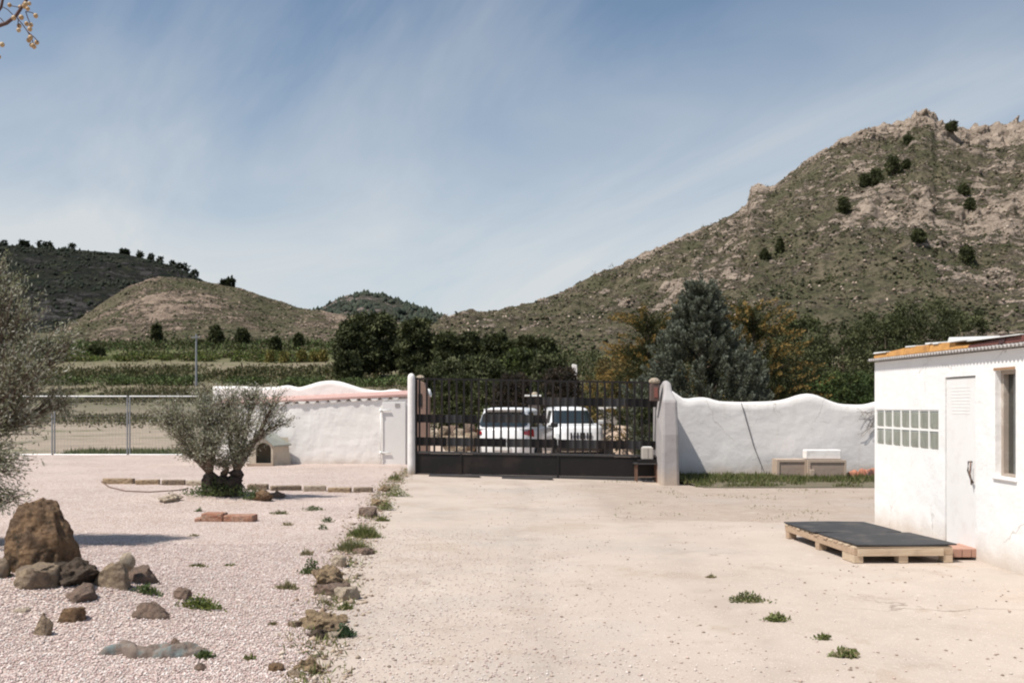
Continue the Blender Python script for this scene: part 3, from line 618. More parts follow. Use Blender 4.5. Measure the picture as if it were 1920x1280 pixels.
# ------------------------------------------------------------------ left building and kennel
LD = 26.0
LWT = [(395, 724), (401, 723.6), (456, 723.6), (488, 726), (520, 724.7), (539, 721), (559.5, 727), (578, 721.5), (598.5, 715), (621.5, 712.8), (640, 715.5), (660.5, 722.4), (681, 729), (715.5, 732.7), (738.5, 728.6), (763.7, 734), (775, 735)]
lb = thing('outbuilding', 'low white lean-to with red tiled edge left of the gate', 'building', (-5.2, LD, 0))
xs_, tp_ = prof_to_world(LWT, 27.0, X(399, 27), X(776, 27), .1)
wave_wall('parapet', None, xs_, tp_, 27.0, 27.25, 1.2, PLASTER_LEFT, parent=lb)
xa, xb = X(402, LD), X(766, LD)
def redz(x): return Z(np.interp(x*F/LD+CX, [402, 488, 762], [755, 749, 737]), LD)
def roofed_wall():
    n = 60; xs = np.linspace(xa, xb, n); vs = []; fs = []; nz = 12
    for x in xs:
        for k in range(nz): 
            z = -.05+(redz(x)-.14+.05)*k/(nz-1); vs.append((x, LD+.02*float(fbm(x*1.5, z*1.5, 4)), z))
    for i in range(n-1):
        for k in range(nz-1): fs.append((i*nz+k, (i+1)*nz+k, (i+1)*nz+k+1, i*nz+k+1))
    g = Geo().add(vs, fs)
    g.add([(xa, LD, -.05), (xa, 27.0, -.05), (xa, 27.0, redz(xa)-.1), (xa, LD, redz(xa)-.14)], [(0, 3, 2, 1)])
    g.obj('front_wall', PLASTER_LEFT, lb, smooth=False)
    g = Geo(); z0, z1 = redz(xa), redz(xb)
    g.add([(xa, LD-.05, z0-.02), (xb, LD-.05, z1-.02), (xb, 27.0, z1+.10), (xa, 27.0, z0+.10), (xa, LD-.05, z0-.075), (xb, LD-.05, z1-.075), (xb, 27.0, z1+.0), (xa, 27.0, z0+.0)],
          [(0, 1, 2, 3), (4, 7, 6, 5), (0, 4, 5, 1), (1, 5, 6, 2), (2, 6, 7, 3), (3, 7, 4, 0)])
    g.obj('roof_edge', simple('red_edge_paint', (0.47, 0.29, 0.25), 0.75, 0.2, 8, dirt=(0.6, 0.5, 0.45), dirt_amt=0.4, dirt_scale=6), lb)
    n = int((xb-xa)/.27)
    for i in range(n):
        x = xa+.135+.27*i; r = .085*random.uniform(.85, 1.1); z = redz(x)-.092; vs = []; fs = []; yo = random.uniform(0, .02)
        for k in range(7):
            a = math.pi*k/6
            for yy in (LD-.035-yo, LD+.1): vs.append((x-r*math.cos(a)*1.2, yy, z-r*math.sin(a)*.8))
        for k in range(6): fs.append((2*k, 2*k+2, 2*k+3, 2*k+1))
        fs.append(tuple(2*k for k in range(7)))
        Geo().add(vs, fs).obj('roof_tile', PLASTER_LEFT, lb)
roofed_wall()
PINKPATCH = simple('bare_pink_render', (0.50, 0.36, 0.32), 0.9, 0.2, 6, bump=0.4)
# side door with strap hinges
dx0, dx1 = X(717, LD), X(761, LD)
dr = Geo().box(dx0, dx1, LD-.05, LD-.012, .03, 1.72).obj('door', simple('white_door_paint', (0.76, 0.74, 0.71), 0.6, 0.05, bump=0.2), lb, bevel=0.01)
for z in (Z(769, LD), Z(848, LD)):
    Geo().tube([(dx0-.06, LD-.08, z), (dx0+.22, LD-.08, z)], .016, 6).obj('strap_hinge', WHITE, dr, smooth=True)
    Geo().lathe([(0.03, z-.05), (0.04, z), (0.02, z+.05)], 8, (dx0-.03, LD-.08, 0)).obj('hinge_boss', WHITE, dr, smooth=True)
o = Geo().tube([(dx0-.03, LD-.09, .05), (dx0-.03, LD-.09, Z(768, LD))], .013, 8).obj('drain_pipe', WHITE, lb, smooth=True)
Geo().box(X(741, LD), X(750, LD), LD-.06, LD-.052, Z(763, LD), Z(756, LD)).obj('door_plate', simple('grey_plate', (0.35, 0.33, 0.31), 0.6), dr)
# kennel
KD = 25.0; kz = .092
k0, k1, k2 = X(468, KD), X(511, KD), X(540, KD+.6)
def kennel():
    t = thing('dog_kennel', 'cream dog kennel with dark arched doorway and grey-green roof by the white wall', 'kennel', (k0, KD, kz))
    body = simple('kennel_cream', (0.52, 0.45, 0.35), 0.7, 0.12, 5, bump=0.2, dirt=(0.3, 0.24, 0.18), dirt_amt=0.5, dirt_scale=3)
    roofm = simple('kennel_roof', (0.29, 0.30, 0.26), 0.6, 0.12, 5, dirt=(0.2, 0.2, 0.16), dirt_amt=0.5, dirt_scale=3)
    xm = (k0+k1)/2; hw = (k1-k0)/2+.03; H = .56; R = .79; ax0, ax1 = xm-.19+.06, xm+.19+.06
    # front with arched opening: strip ring between outline and arch
    def arch(n=14):
        r = (ax1-ax0)/2; c = (ax0+ax1)/2; zs = .42
        return [(ax0, .09)]+[(c-r*math.cos(math.pi*i/n), zs+r*.95*math.sin(math.pi*i/n)) for i in range(n+1)]+[(ax1, .09)]
    A = arch(); 
    O = []
    for (x, z) in A:
        if z <= .1: O.append((k0-.01 if x < xm else k1+.01, 0.0))
        elif z <= .43: O.append((k0-.01 if x < xm else k1+.01, z))
        else:
            tt_ = (x-A[1][0])/(A[-2][0]-A[1][0]); xx = k0-.01+(k1-k0+.02)*tt_; O.append((xx, min(H+.22*min(tt_, 1-tt_)*2*1.25, R-.02) if 0 < tt_ < 1 else H))
    n = len(A); yb = KD+.04
    vs = [(x, KD, kz+z) for x, z in A]+[(x, KD, kz+z) for x, z in O]+[(x, yb, kz+z) for x, z in A]
    fs = [(i, i+1, n+i+1, n+i) for i in range(n-1)]+[(0, n, 2*n-1, n-1)]+[(i, 2*n+i, 2*n+i+1, i+1) for i in range(n-1)]
    g = Geo().add(vs, fs)
    # sides splay outward to the back
    g.add([(k1+.01, KD, kz), (k2+.02, KD+.85, kz), (k2-.05, KD+.85, kz+H), (k1+.01, KD, kz+H)], [(0, 1, 2, 3)])
    g.add([(k0-.01, KD, kz), (k0+.02, KD+.85, kz), (k0+.02, KD+.85, kz+H), (k0-.01, KD, kz+H)], [(0, 3, 2, 1)])
    g.add([(k0, KD+.85, kz), (k2, KD+.85, kz), (k2-.05, KD+.85, kz+H+.15), (k0, KD+.85, kz+H+.15)], [(0, 3, 2, 1)])
    g.add([(k0, KD+.02, kz+.02), (k1, KD+.02, kz+.02), (k2, KD+.85, kz+.02), (k0, KD+.85, kz+.02)], [(0, 1, 2, 3)])
    g.obj('body', body, t)
    g = Geo(); a = (k0-.05, kz+H-.02); b = (xm, kz+R); c = (k1+.05, kz+H-.06); th = .035; xm2 = xm+.12; c2 = (k2+.02, kz+H-.06)
    for (p, q, p2, q2) in ((a, b, (a[0]+.02, a[1]), (xm2, b[1])), (b, c, (xm2, b[1]), c2)):
        g.add([(p[0], KD-.05, p[1]), (q[0], KD-.05, q[1]), (q2[0], KD+.9, q2[1]), (p2[0], KD+.9, p2[1]),
               (p[0], KD-.05, p[1]+th), (q[0], KD-.05, q[1]+th), (q2[0], KD+.9, q2[1]+th), (p2[0], KD+.9, p2[1]+th)],
              [(0, 3, 2, 1), (4, 5, 6, 7), (0, 1, 5, 4), (1, 2, 6, 5), (2, 3, 7, 6), (3, 0, 4, 7)])
    g.obj('roof', roofm, t)
    Geo().box(k0-.06, k1+.03, KD-.06, KD-.004, kz, kz+.085).obj('threshold', simple('kennel_sill', (0.36, 0.27, 0.20), 0.8, 0.2), t, bevel=.01)
kennel()
# concrete trough blocks against the right wall
def trough(px0, px1, py0, py1, D, lab, leg):
    x0, x1 = X(px0, D), X(px1, D); zt = Z(py0, D); zb = -.06
    t = thing('concrete_block', lab, 'block', ((x0+x1)/2, D, zb), group='tan concrete blocks by the right wall')
    cm = simple('tan_concrete', (0.46, 0.36, 0.28), 0.9, 0.15, 5, bump=0.5)
    f = simple('brown_concrete', (0.36, 0.275, 0.22), 0.9, 0.2, 6, bump=0.5, dirt=(0.22, 0.16, 0.12), dirt_amt=0.6, dirt_scale=5)
    b = .055
    g = Geo(); g.box(x0, x0+b, D, D+.45, zb, zt); g.box(x1-b*.7, x1, D, D+.45, zb, zt-.002); g.box(x0+b, x1-b*.7, D, D+.45, zt-b, zt); g.box(x0+b, x1-b*.7, D+.35, D+.45, zb, zt-b)
    g.obj('frame', cm, t)
    Geo().box(x0+b, x1-b*.7, D+.018, D+.35, zb+.02, zt-b-.002).obj('infill', f, t)
    if leg: Geo().box(x0+b*.6, x0+b*2.4, D-.06, D-.004, zb, zb+.26).obj('prop', cm, t, bevel=.01)
trough(1457, 1512, 861, 893, 22.3, 'tan concrete block at the wall foot, left one of the pair', False)
trough(1515, 1587, 862, 895, 22.2, 'tan concrete block at the wall foot, right one under the white slab', True)
o = Geo().box(X(1512, 22.3), X(1578, 22.3), 22.32, 22.6, Z(861, 22.3)+.004, Z(843, 22.3)).obj('white_slab', PLASTER, bevel=.02)
tag(o, 'white painted block lying on top of the right hand tan concrete block', 'block')
def cloth(name, lab, cat, cen, L, H, seed, mat, n=7):
    nx, ny = 120, 70; gx = np.linspace(-1, 1, nx)*L*.55; gy = np.linspace(-1, 1, ny)*L*.30; X_, Y_ = np.meshgrid(gx, gy); z = np.full_like(X_, -.05); r = random.Random(seed)
    Xw = X_+.03*fbm(X_*9+seed, Y_*9, 3)*L*1.6; Yw = Y_+.03*fbm(X_*9, Y_*9+seed, 3)*L*1.6
    for k in range(n):
        cx, cy = (k/(n-1)-.5)*L*.82+r.uniform(-.05, .05)*L, r.uniform(-.11, .11)*L; a = r.uniform(-.7, .7); l, w = L*r.uniform(.12, .20), L*r.uniform(.045, .075); h = H*r.uniform(.5, 1.0)
        u = (Xw-cx)*math.cos(a)+(Yw-cy)*math.sin(a); v = -(Xw-cx)*math.sin(a)+(Yw-cy)*math.cos(a)+.25*w*np.sin(u/l*3)
        e = 1-(u/l)**2-(v/w)**2; z = np.maximum(z, np.where(e > 0, h*np.sqrt(np.clip(e, 0, 1)), -.05))
    z = z+.05*H*fbm(X_*30, Y_*30, 3); k = np.array([.25, .5, .25])
    z = np.apply_along_axis(lambda q: np.convolve(np.pad(q, 1, mode='edge'), k, 'valid'), 0, z); z = np.apply_along_axis(lambda q: np.convolve(np.pad(q, 1, mode='edge'), k, 'valid'), 1, z)
    vs = np.stack([X_, Y_, z], -1).reshape(-1, 3); i, j = np.meshgrid(range(nx-1), range(ny-1)); bb_ = (j*nx+i).ravel()
    fs = np.stack([bb_, bb_+1, bb_+nx+1, bb_+nx], 1); keep = z.ravel()[fs].max(1) > -.04
    o = link(name, arr_mesh(name, vs, fs[keep], mat, True)); o.location = cen; return tag(o, lab, cat)
cloth('rubble_heap', 'small orange and dark heap of rags at the wall foot beside the shed corner', 'heap', P(1622, 890, 22.5), .7, .16, 3, simple('orange_rag', (0.45, 0.19, 0.12), 0.9, 0.3, 5, dirt=(0.06, 0.06, 0.07), dirt_amt=1, dirt_scale=4))
cloth('twisted_cloth', 'grey-blue twisted bundle of old cloth lying on the gravel in front', 'cloth', hit(296, 1226)+Vector((0, 0, -.01)), .66, .095, 11,
      simple('dusty_cloth', (0.17, 0.13, 0.105), 0.95, 0.35, 14, bump=0.8, bscale=60, bdist=0.01, dirt=(0.17, 0.21, 0.205), dirt_amt=0.9, dirt_scale=9), 17)

# ------------------------------------------------------------------ shed at the right
SX = 4.84
def sd(px): return SX*F/(px-CX)
shed = thing('shed', 'white plastered shed with glass block window and ragged orange roof edge', 'shed', (SX, sd(1640), 0))
Y1 = sd(1640); Y0 = 3.4
gb0, gb1 = sd(1760), sd(1643)                     # glass blocks (near, far)
wn0, wn1 = sd(1904.5), sd(1866)
dn0, dn1 = sd(1829), sd(1772)
def shz(y): return 2.235-0.012*(y-Y1)*-1 if False else 2.19-0.008*(Y1-y)
def wall_holes(xf, xb_, ycuts, zcuts, hole, topf, mat):
    ycuts = sorted(ycuts); zcuts = sorted(zcuts); g = Geo(); idx = {}
    def V_(i, j, s):
        k = (i, j, s)
        if k not in idx:
            y = ycuts[i]; z = zcuts[j]
            if j == len(zcuts)-1: z = topf(y)
            idx[k] = len(g.v); g.v.append((xf if s == 0 else xb_, y, z))
        return idx[k]
    ny, nz = len(ycuts)-1, len(zcuts)-1
    solid = lambda i, j: 0 <= i < ny and 0 <= j < nz and not hole((ycuts[i]+ycuts[i+1])/2, (zcuts[j]+zcuts[j+1])/2)
    for i in range(ny):
        for j in range(nz):
            if not solid(i, j): continue
            g.f.append((V_(i, j, 0), V_(i, j+1, 0), V_(i+1, j+1, 0), V_(i+1, j, 0))); g.f.append((V_(i, j, 1), V_(i+1, j, 1), V_(i+1, j+1, 1), V_(i, j+1, 1)))
            if not solid(i-1, j): g.f.append((V_(i, j, 0), V_(i, j, 1), V_(i, j+1, 1), V_(i, j+1, 0)))
            if not solid(i+1, j): g.f.append((V_(i+1, j, 0), V_(i+1, j+1, 0), V_(i+1, j+1, 1), V_(i+1, j, 1)))
            if not solid(i, j-1): g.f.append((V_(i, j, 0), V_(i+1, j, 0), V_(i+1, j, 1), V_(i, j, 1)))
            if not solid(i, j+1): g.f.append((V_(i, j+1, 0), V_(i, j+1, 1), V_(i+1, j+1, 1), V_(i+1, j+1, 0)))
    return g
gz0, gz1 = 1.095, 1.562; wz0, wz1 = 0.905, Z(693, sd(1885)); dz1 = 1.925
def hole(y, z): return (gb0 < y < gb1 and gz0 < z < gz1) or (wn0 < y < wn1 and wz0 < z < wz1) or (dn0 < y < dn1 and z < dz1)
g = wall_holes(SX, SX+.2, [Y0, wn0, wn1, dn0, dn1, gb0, gb1, Y1, 5, 6.5, 8], [-.2, gz0, gz1, wz0, wz1, dz1, 2.3, .5], hole, shz, None)
g.obj('front_wall', PLASTER_SHED, shed)
Geo().add([(SX+.2, Y1, -.2), (9.2, Y1, -.2), (9.2, Y1, 2.3), (SX+.2, Y1, shz(Y1)), (SX+.2, Y1-.2, -.2), (9.2, Y1-.2, -.2), (9.2, Y1-.2, 2.3), (SX+.2, Y1-.2, shz(Y1))],
          [(1, 0, 3, 2), (4, 5, 6, 7), (3, 7, 6, 2), (1, 2, 6, 5)]).obj('end_wall', PLASTER_SHED, shed)
Geo().box(9.0, 9.2, Y0, Y1-.2, -.2, 2.3).obj('back_wall', PLASTER_SHED, shed)
Geo().box(SX+.2, 9.0, Y0, Y0+.2, -.2, 2.2).obj('near_end_wall', PLASTER_SHED, shed)
# glass blocks
m, t_, b, out = new_mat('block_glass'); gg = N(t_); v = gg.obj()
c = gg.mix(gg.noise(gg.map(v, (1, 1, .25)), 9, 4, 0.6, 1.2), (0.15, 0.15, 0.12), (0.46, 0.49, 0.43)); gg.set(b.inputs['Base Color'], c); b.inputs['Roughness'].default_value = 0.22; b.inputs['Coat Weight'].default_value = 0.6
gg.bump(b, gg.noise(gg.map(v, (1, 1, .3)), 22, 3), 0.5, 0.01); GLASSB = m
n7 = 7; wy = (gb1-gb0)/n7; hz = (gz1-gz0)/2; mo = .018
shed_mortar = simple('mortar_white', (0.80, 0.80, 0.77), 0.8, 0.08)
win = Geo().box(SX+.06, SX+.14, gb0, gb1, gz0, gz1).obj('glass_block_window', shed_mortar, shed)
for i in range(n7):
    for j in range(2):
        Geo().box(SX+.006+random.uniform(0, .006), SX+.059, gb0+wy*i+mo, gb0+wy*(i+1)-mo, gz0+hz*j+mo, gz0+hz*(j+1)-mo).obj('glass_block', GLASSB, win, bevel=.014)
g = Geo()
for i in range(n7+1): g.box(SX+.004, SX+.0595, max(gb0+.001, gb0+wy*i-mo*.8), min(gb1-.001, gb0+wy*i+mo*.8), gz0+.001, gz1-.001)
for j in range(3):
    for i in range(n7): g.box(SX+.005, SX+.0595, gb0+wy*i+mo*.8+.0005, gb0+wy*(i+1)-mo*.8-.0005, max(gz0+.002, gz0+hz*j-mo*.8), min(gz1-.002, gz0+hz*j+mo*.8))
tag(g.obj('mortar_grid', shed_mortar, win), kind='stuff')
# door
DOORM = simple('door_white', (0.81, 0.80, 0.785), 0.5, 0.04, bump=0.15, dirt=(0.6, 0.56, 0.5), dirt_amt=.25, dirt_scale=4)
door = Geo().box(SX+.010, SX+.07, dn0+.012, dn1-.012, -.02, dz1-.012).obj('door', DOORM, shed, bevel=.004)
g = Geo()
for i in range(9):
    z = 1.52+.035*i; g.box(SX+.0082, SX+.0098, dn0+.14, dn1-.14, z, z+.018)
tag(g.obj('vent_grille', DOORM, door), kind='stuff')
hy = sd(1821); 
Geo().tube([(SX+.024, hy, 1.02), (SX-.03, hy, 1.02), (SX-.035, hy-.0, .93), (SX-.03, hy-.06, .84), (SX-.01, hy-.07, .80)], .011, 6).obj('handle', simple('handle_metal', (0.16, 0.13, 0.11), 0.4, metal=.6), door, smooth=True)
Geo().tube([(SX-.028, hy-.045, 1.02), (SX-.034, hy-.045, .9), (SX-.026, hy-.06, .78)], .007, 6).obj('latch', RUST, door, smooth=True)
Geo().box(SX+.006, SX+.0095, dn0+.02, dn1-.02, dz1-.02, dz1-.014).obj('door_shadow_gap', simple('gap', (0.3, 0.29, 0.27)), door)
# tall window
m, t_, b, out = new_mat('window_glass'); b.inputs['Base Color'].default_value = (0.02, 0.028, 0.026, 1); b.inputs['Roughness'].default_value = 0.03; b.inputs['IOR'].default_value = 1.9; b.inputs['Coat Weight'].default_value = 1
WGL = m
FR = simple('window_timber', (0.36, 0.30, 0.25), 0.8, 0.2, 8, bump=0.3, dirt=(0.6, 0.56, 0.5), dirt_amt=.6, dirt_scale=6)
w = Geo().box(SX+.11, SX+.118, wn0+.04, wn1-.05, wz0+.03, wz1-.04).obj('window', WGL, shed)
g = Geo(); g.box(SX+.06, SX+.14, wn1-.05, wn1-.001, wz0+.001, wz1-.001); g.box(SX+.06, SX+.14, wn0+.001, wn0+.04, wz0+.001, wz1-.001); g.box(SX+.06, SX+.14, wn0+.04, wn1-.05, wz1-.04, wz1-.001); g.box(SX+.06, SX+.14, wn0+.04, wn1-.05, wz0+.001, wz0+.03)
g.obj('window_frame', FR, w)
Geo().box(SX-.02, SX+.06, wn0-.03, wn1+.03, wz0-.03, wz0-.002).obj('sill', PLASTER_SHED, w, bevel=.008)
Geo().box(SX-.004, SX+.05, wn0+.01, wn1+.03, wz1+.001, wz1+.025).obj('lintel', simple('rusty_lintel', (0.33, 0.19, 0.10), .8, .3, 9), w)
# roof: corrugated sheet whose edge shows, orange insulation boards, white sheets, brown flashing
def corr():
    n = 700; ys = np.linspace(Y0-.1, Y1+.06, n); g = Geo(); vs = []; fs = []
    for y in ys:
        w_ = .014*math.sin(y/.076*math.pi*2*.5*2); z = shz(y)+.022+w_
        vs += [(SX-.07, y, z), (SX-.07, y, z+.010), (9.3, y, z+.10), (9.3, y, z+.09)]
    for i in range(n-1):
        for k in range(4): a = i*4+k; b2 = i*4+(k+1) % 4; fs.append((a, b2, b2+4, a+4))
    fs += [(0, 3, 2, 1), tuple((n-1)*4+k for k in range(4))]
    return g.add(vs, fs).obj('corrugated_sheet', simple('fibre_cement', (0.40, 0.38, 0.37), .9, .15, 6, bump=.2), shed)
corr()
ORANGE = simple('orange_foam_board', (0.52, 0.27, 0.08), .85, .2, 7, bump=.5, bscale=20, bdist=.01, dirt=(0.30, 0.14, 0.06), dirt_amt=.6, dirt_scale=5)
BROWN = simple('brown_flashing', (0.14, 0.05, 0.04), .7, .3, 5, dirt=(0.3, 0.12, 0.08), dirt_amt=.5, dirt_scale=3)
ROOFW = simple('roof_white_sheet', (0.62, 0.62, 0.60), .6, .1, 5)
rr = random.Random(5)
def strip(pa, pb, h0, h1, mat, nm, z0=.05, x0=-.05, w=.5, par=None):
    ya, yb = sd(pb), sd(pa)   # ya nearer
    za, zb2 = shz(ya)+z0, shz(yb)+z0
    g = Geo().add([(SX+x0, ya, za), (SX+x0+w, ya, za+.02), (SX+x0+w, yb, zb2+.02), (SX+x0, yb, zb2), (SX+x0+rr.uniform(0, .02), ya, za+h1), (SX+x0+w, ya, za+h1+.02), (SX+x0+w, yb, zb2+h0+.02), (SX+x0+rr.uniform(0, .02), yb, zb2+h0)],
                  [(0, 1, 2, 3), (4, 7, 6, 5), (0, 4, 5, 1), (1, 5, 6, 2), (2, 6, 7, 3), (3, 7, 4, 0)])
    return g.obj(nm, mat, par or shed, bevel=.004)
for a, b_, h0, h1 in ((1645, 1671, .055, .05), (1672, 1701, .065, .085), (1701.5, 1722, .075, .085), (1722.5, 1749, .09, .085), (1749.5, 1772, .075, .08), (1772.5, 1797, .085, .075), (1797.5, 1823, .04, .035)):
    strip(a, b_, h0, h1, ORANGE, 'foam_board')
strip(1823.5, 1925, .03, .062, BROWN, 'roof_flashing', w=.6); strip(1925.5, 2300, .062, .1, BROWN, 'roof_flashing', w=.6)
strip(1645, 1669, .02, .012, ROOFW, 'roof_sheet', z0=.108, x0=-.06, w=.45); strip(1703, 1721, .018, .012, ROOFW, 'roof_sheet', z0=.138, x0=-.04, w=.4)
strip(1742, 1750, .02, .016, ROOFW, 'roof_sheet', z0=.142, x0=-.05, w=.3); strip(1756, 1766, .02, .014, ROOFW, 'roof_sheet', z0=.135, x0=-.05, w=.3)
strip(1788, 1824, .06, .012, ROOFW, 'roof_sheet', z0=.128, x0=-.07, w=.7); strip(1824.5, 1925, .010, .010, ROOFW, 'roof_sheet', z0=.116, x0=-.07, w=1.2)
strip(1883, 1894, .07, .07, simple('roof_bolt_brown', (0.05, 0.02, 0.02), .7), 'roof_clip', z0=.055, x0=-.062, w=.02)
# brick step
c0 = hit(1787, 1050); 
t = thing('brick_step', 'terracotta step slab of brick against the shed foot by the door', 'step', (c0.x, c0.y, .035))
for i in range(3):
    Geo().box(c0.x+.0+.10*i, c0.x+.095+.10*i, c0.y+rr.uniform(-.004, .01), c0.y+.42, .03, .115+rr.uniform(0, .006)).obj('brick', simple('step_brick', (0.40, 0.23, 0.17), .9, .15, 9, bump=.4) if i == 0 else bpy.data.materials['step_brick'], t, bevel=.006)

# pallet with rubber mats
def pallet():
    A, B, C = Vector((3.33, 12.15, 0)), Vector((3.49, 10.16, 0)), Vector((4.52, 10.2, 0))
    ex = (C-B); W = ex.length; ex.normalize(); ey = (A-B); L = ey.length; ey.normalize()
    M = Matrix.Translation(B) @ Matrix(((ex.x, ey.x, 0, 0), (ex.y, ey.y, 0, 0), (0, 0, 1, 0), (0, 0, 0, 1)))
    t = link('wooden_pallet', None, None, B, (0, 0, 0)); tag(t, 'long wooden pallet lying on the concrete in front of the shed', 'pallet')
    def bx(nm, mat, x0, x1, y0, y1, z0, z1, bv=.004): return Geo().box(x0, x1, y0, y1, z0, z1, M).obj(nm, mat, t, bevel=bv)
    r = random.Random(2)
    for x in (0, W/2-.05, W-.10): bx('stringer', PALLET, x, x+.10 if x else x+.035, 0.0, L, .085, .150)
    for k, y in enumerate((0.0, L/2-.07, L-.13)):
        for x in (0.0, W/2-.05, W-.10):
            bx('block', PALLET2 if k == 0 else PALLET, x+.002, x+.098, y+(.002 if y == 0 else 0), y+(.30 if k == 0 and x == 0 else .11), 0.004, .0845)
    n = 15
    for i in range(n):
        y = L*i/n+.03 if i else .0
        bx('deck_board', PALLET if r.random() < .6 else PALLET2, -.004+r.uniform(-.008, .006), W+r.uniform(-.01, .01), y+.001, y+L/n*.72, .151, .170+r.uniform(0, .003), .003)
    bx('end_board', PALLET2, 0.036, W-.101, -.012, .012, .075, .1495)
    return M, W, L
PM_, PW, PL_ = pallet()
RUB = simple('black_rubber', (0.032, 0.032, 0.034), .75, .2, 8, bump=.4, bscale=90, dirt=(0.12, 0.105, 0.09), dirt_amt=.45, dirt_scale=3)
def mat_(nm, lab, x0, x1, y0, y1, z0, rz, drop=0):
    cx, cy = (x0+x1)/2, (y0+y1)/2; g = Geo(); R_ = PM_ @ Matrix.Translation((cx, cy, z0)) @ Matrix.Rotation(rz, 4, 'Z'); n = 10
    vs = []; fs = []
    for i in range(n+1):
        for j in range(n+1):
            x = (x0-cx)+(x1-x0)*i/n; y = (y0-cy)+(y1-y0)*j/n; vs.append(R_ @ Vector((x, y, .004*math.sin(x*5+y*3)+.004)))
    k = (n+1)**2; vs += [v_+Vector((0, 0, .014)) for v_ in vs]
    q = lambda i, j: i*(n+1)+j
    for i in range(n):
        for j in range(n): fs += [(q(i, j), q(i, j+1), q(i+1, j+1), q(i+1, j)), (k+q(i, j), k+q(i+1, j), k+q(i+1, j+1), k+q(i, j+1))]
        fs += [(q(i, 0), q(i+1, 0), k+q(i+1, 0), k+q(i, 0)), (q(i+1, n), q(i, n), k+q(i, n), k+q(i+1, n)), (q(0, i+1), q(0, i), k+q(0, i), k+q(0, i+1)), (q(n, i), q(n, i+1), k+q(n, i+1), k+q(n, i))]
    g.add(vs, fs); o = g.obj(nm, RUB); tag(o, lab, 'rubber mat', 'black rubber mats on the pallet')
mat_('rubber_mat', 'black rubber mat on the pallet, the one nearer the camera', .02, PW+.03, -.01, PL_*.49, .176, math.radians(.6))
mat_('rubber_mat', 'black rubber mat on the pallet, the one farther from the camera', -.01, PW-.06, PL_*.50, PL_+.02, .178, math.radians(-.8))

# ------------------------------------------------------------------ steel mesh fence
FD = 31.0
fence = thing('mesh_fence', 'galvanised steel mesh fence panels beyond the gravel on the left', 'fence', (X(240, FD), FD, 0))
zt = Z(743, FD); zb_ = Z(852, FD)
px_ = [-250, -75, 100, 241, 385, 470]
for a, b_ in zip(px_[:-1], px_[1:]):
    xa_, xb2 = X(a, FD)+.04, X(b_, FD)-.04
    for x in (xa_, xb2): Geo().tube([(x, FD, -.1), (x, FD, zt+.02)], .024, 6).obj('fence_post', GALV, fence)
    for nm, z in (('top_rail', zt), ('bottom_rail', zb_)): Geo().tube([(xa_, FD-.03, z), (xb2, FD-.03, z)], .022, 6).obj(nm, GALV, fence)
    g = Geo()
    for x in np.arange(xa_+.1, xb2, .10): g.tube([(x, FD, zb_), (x, FD, zt)], .0022, 3, False)
    for z in np.arange(zb_+.1, zt, .10): g.tube([(xa_, FD, z), (xb2, FD, z)], .0022, 3, False)
    tag(g.obj('mesh_panel', GALV, fence), kind='stuff')
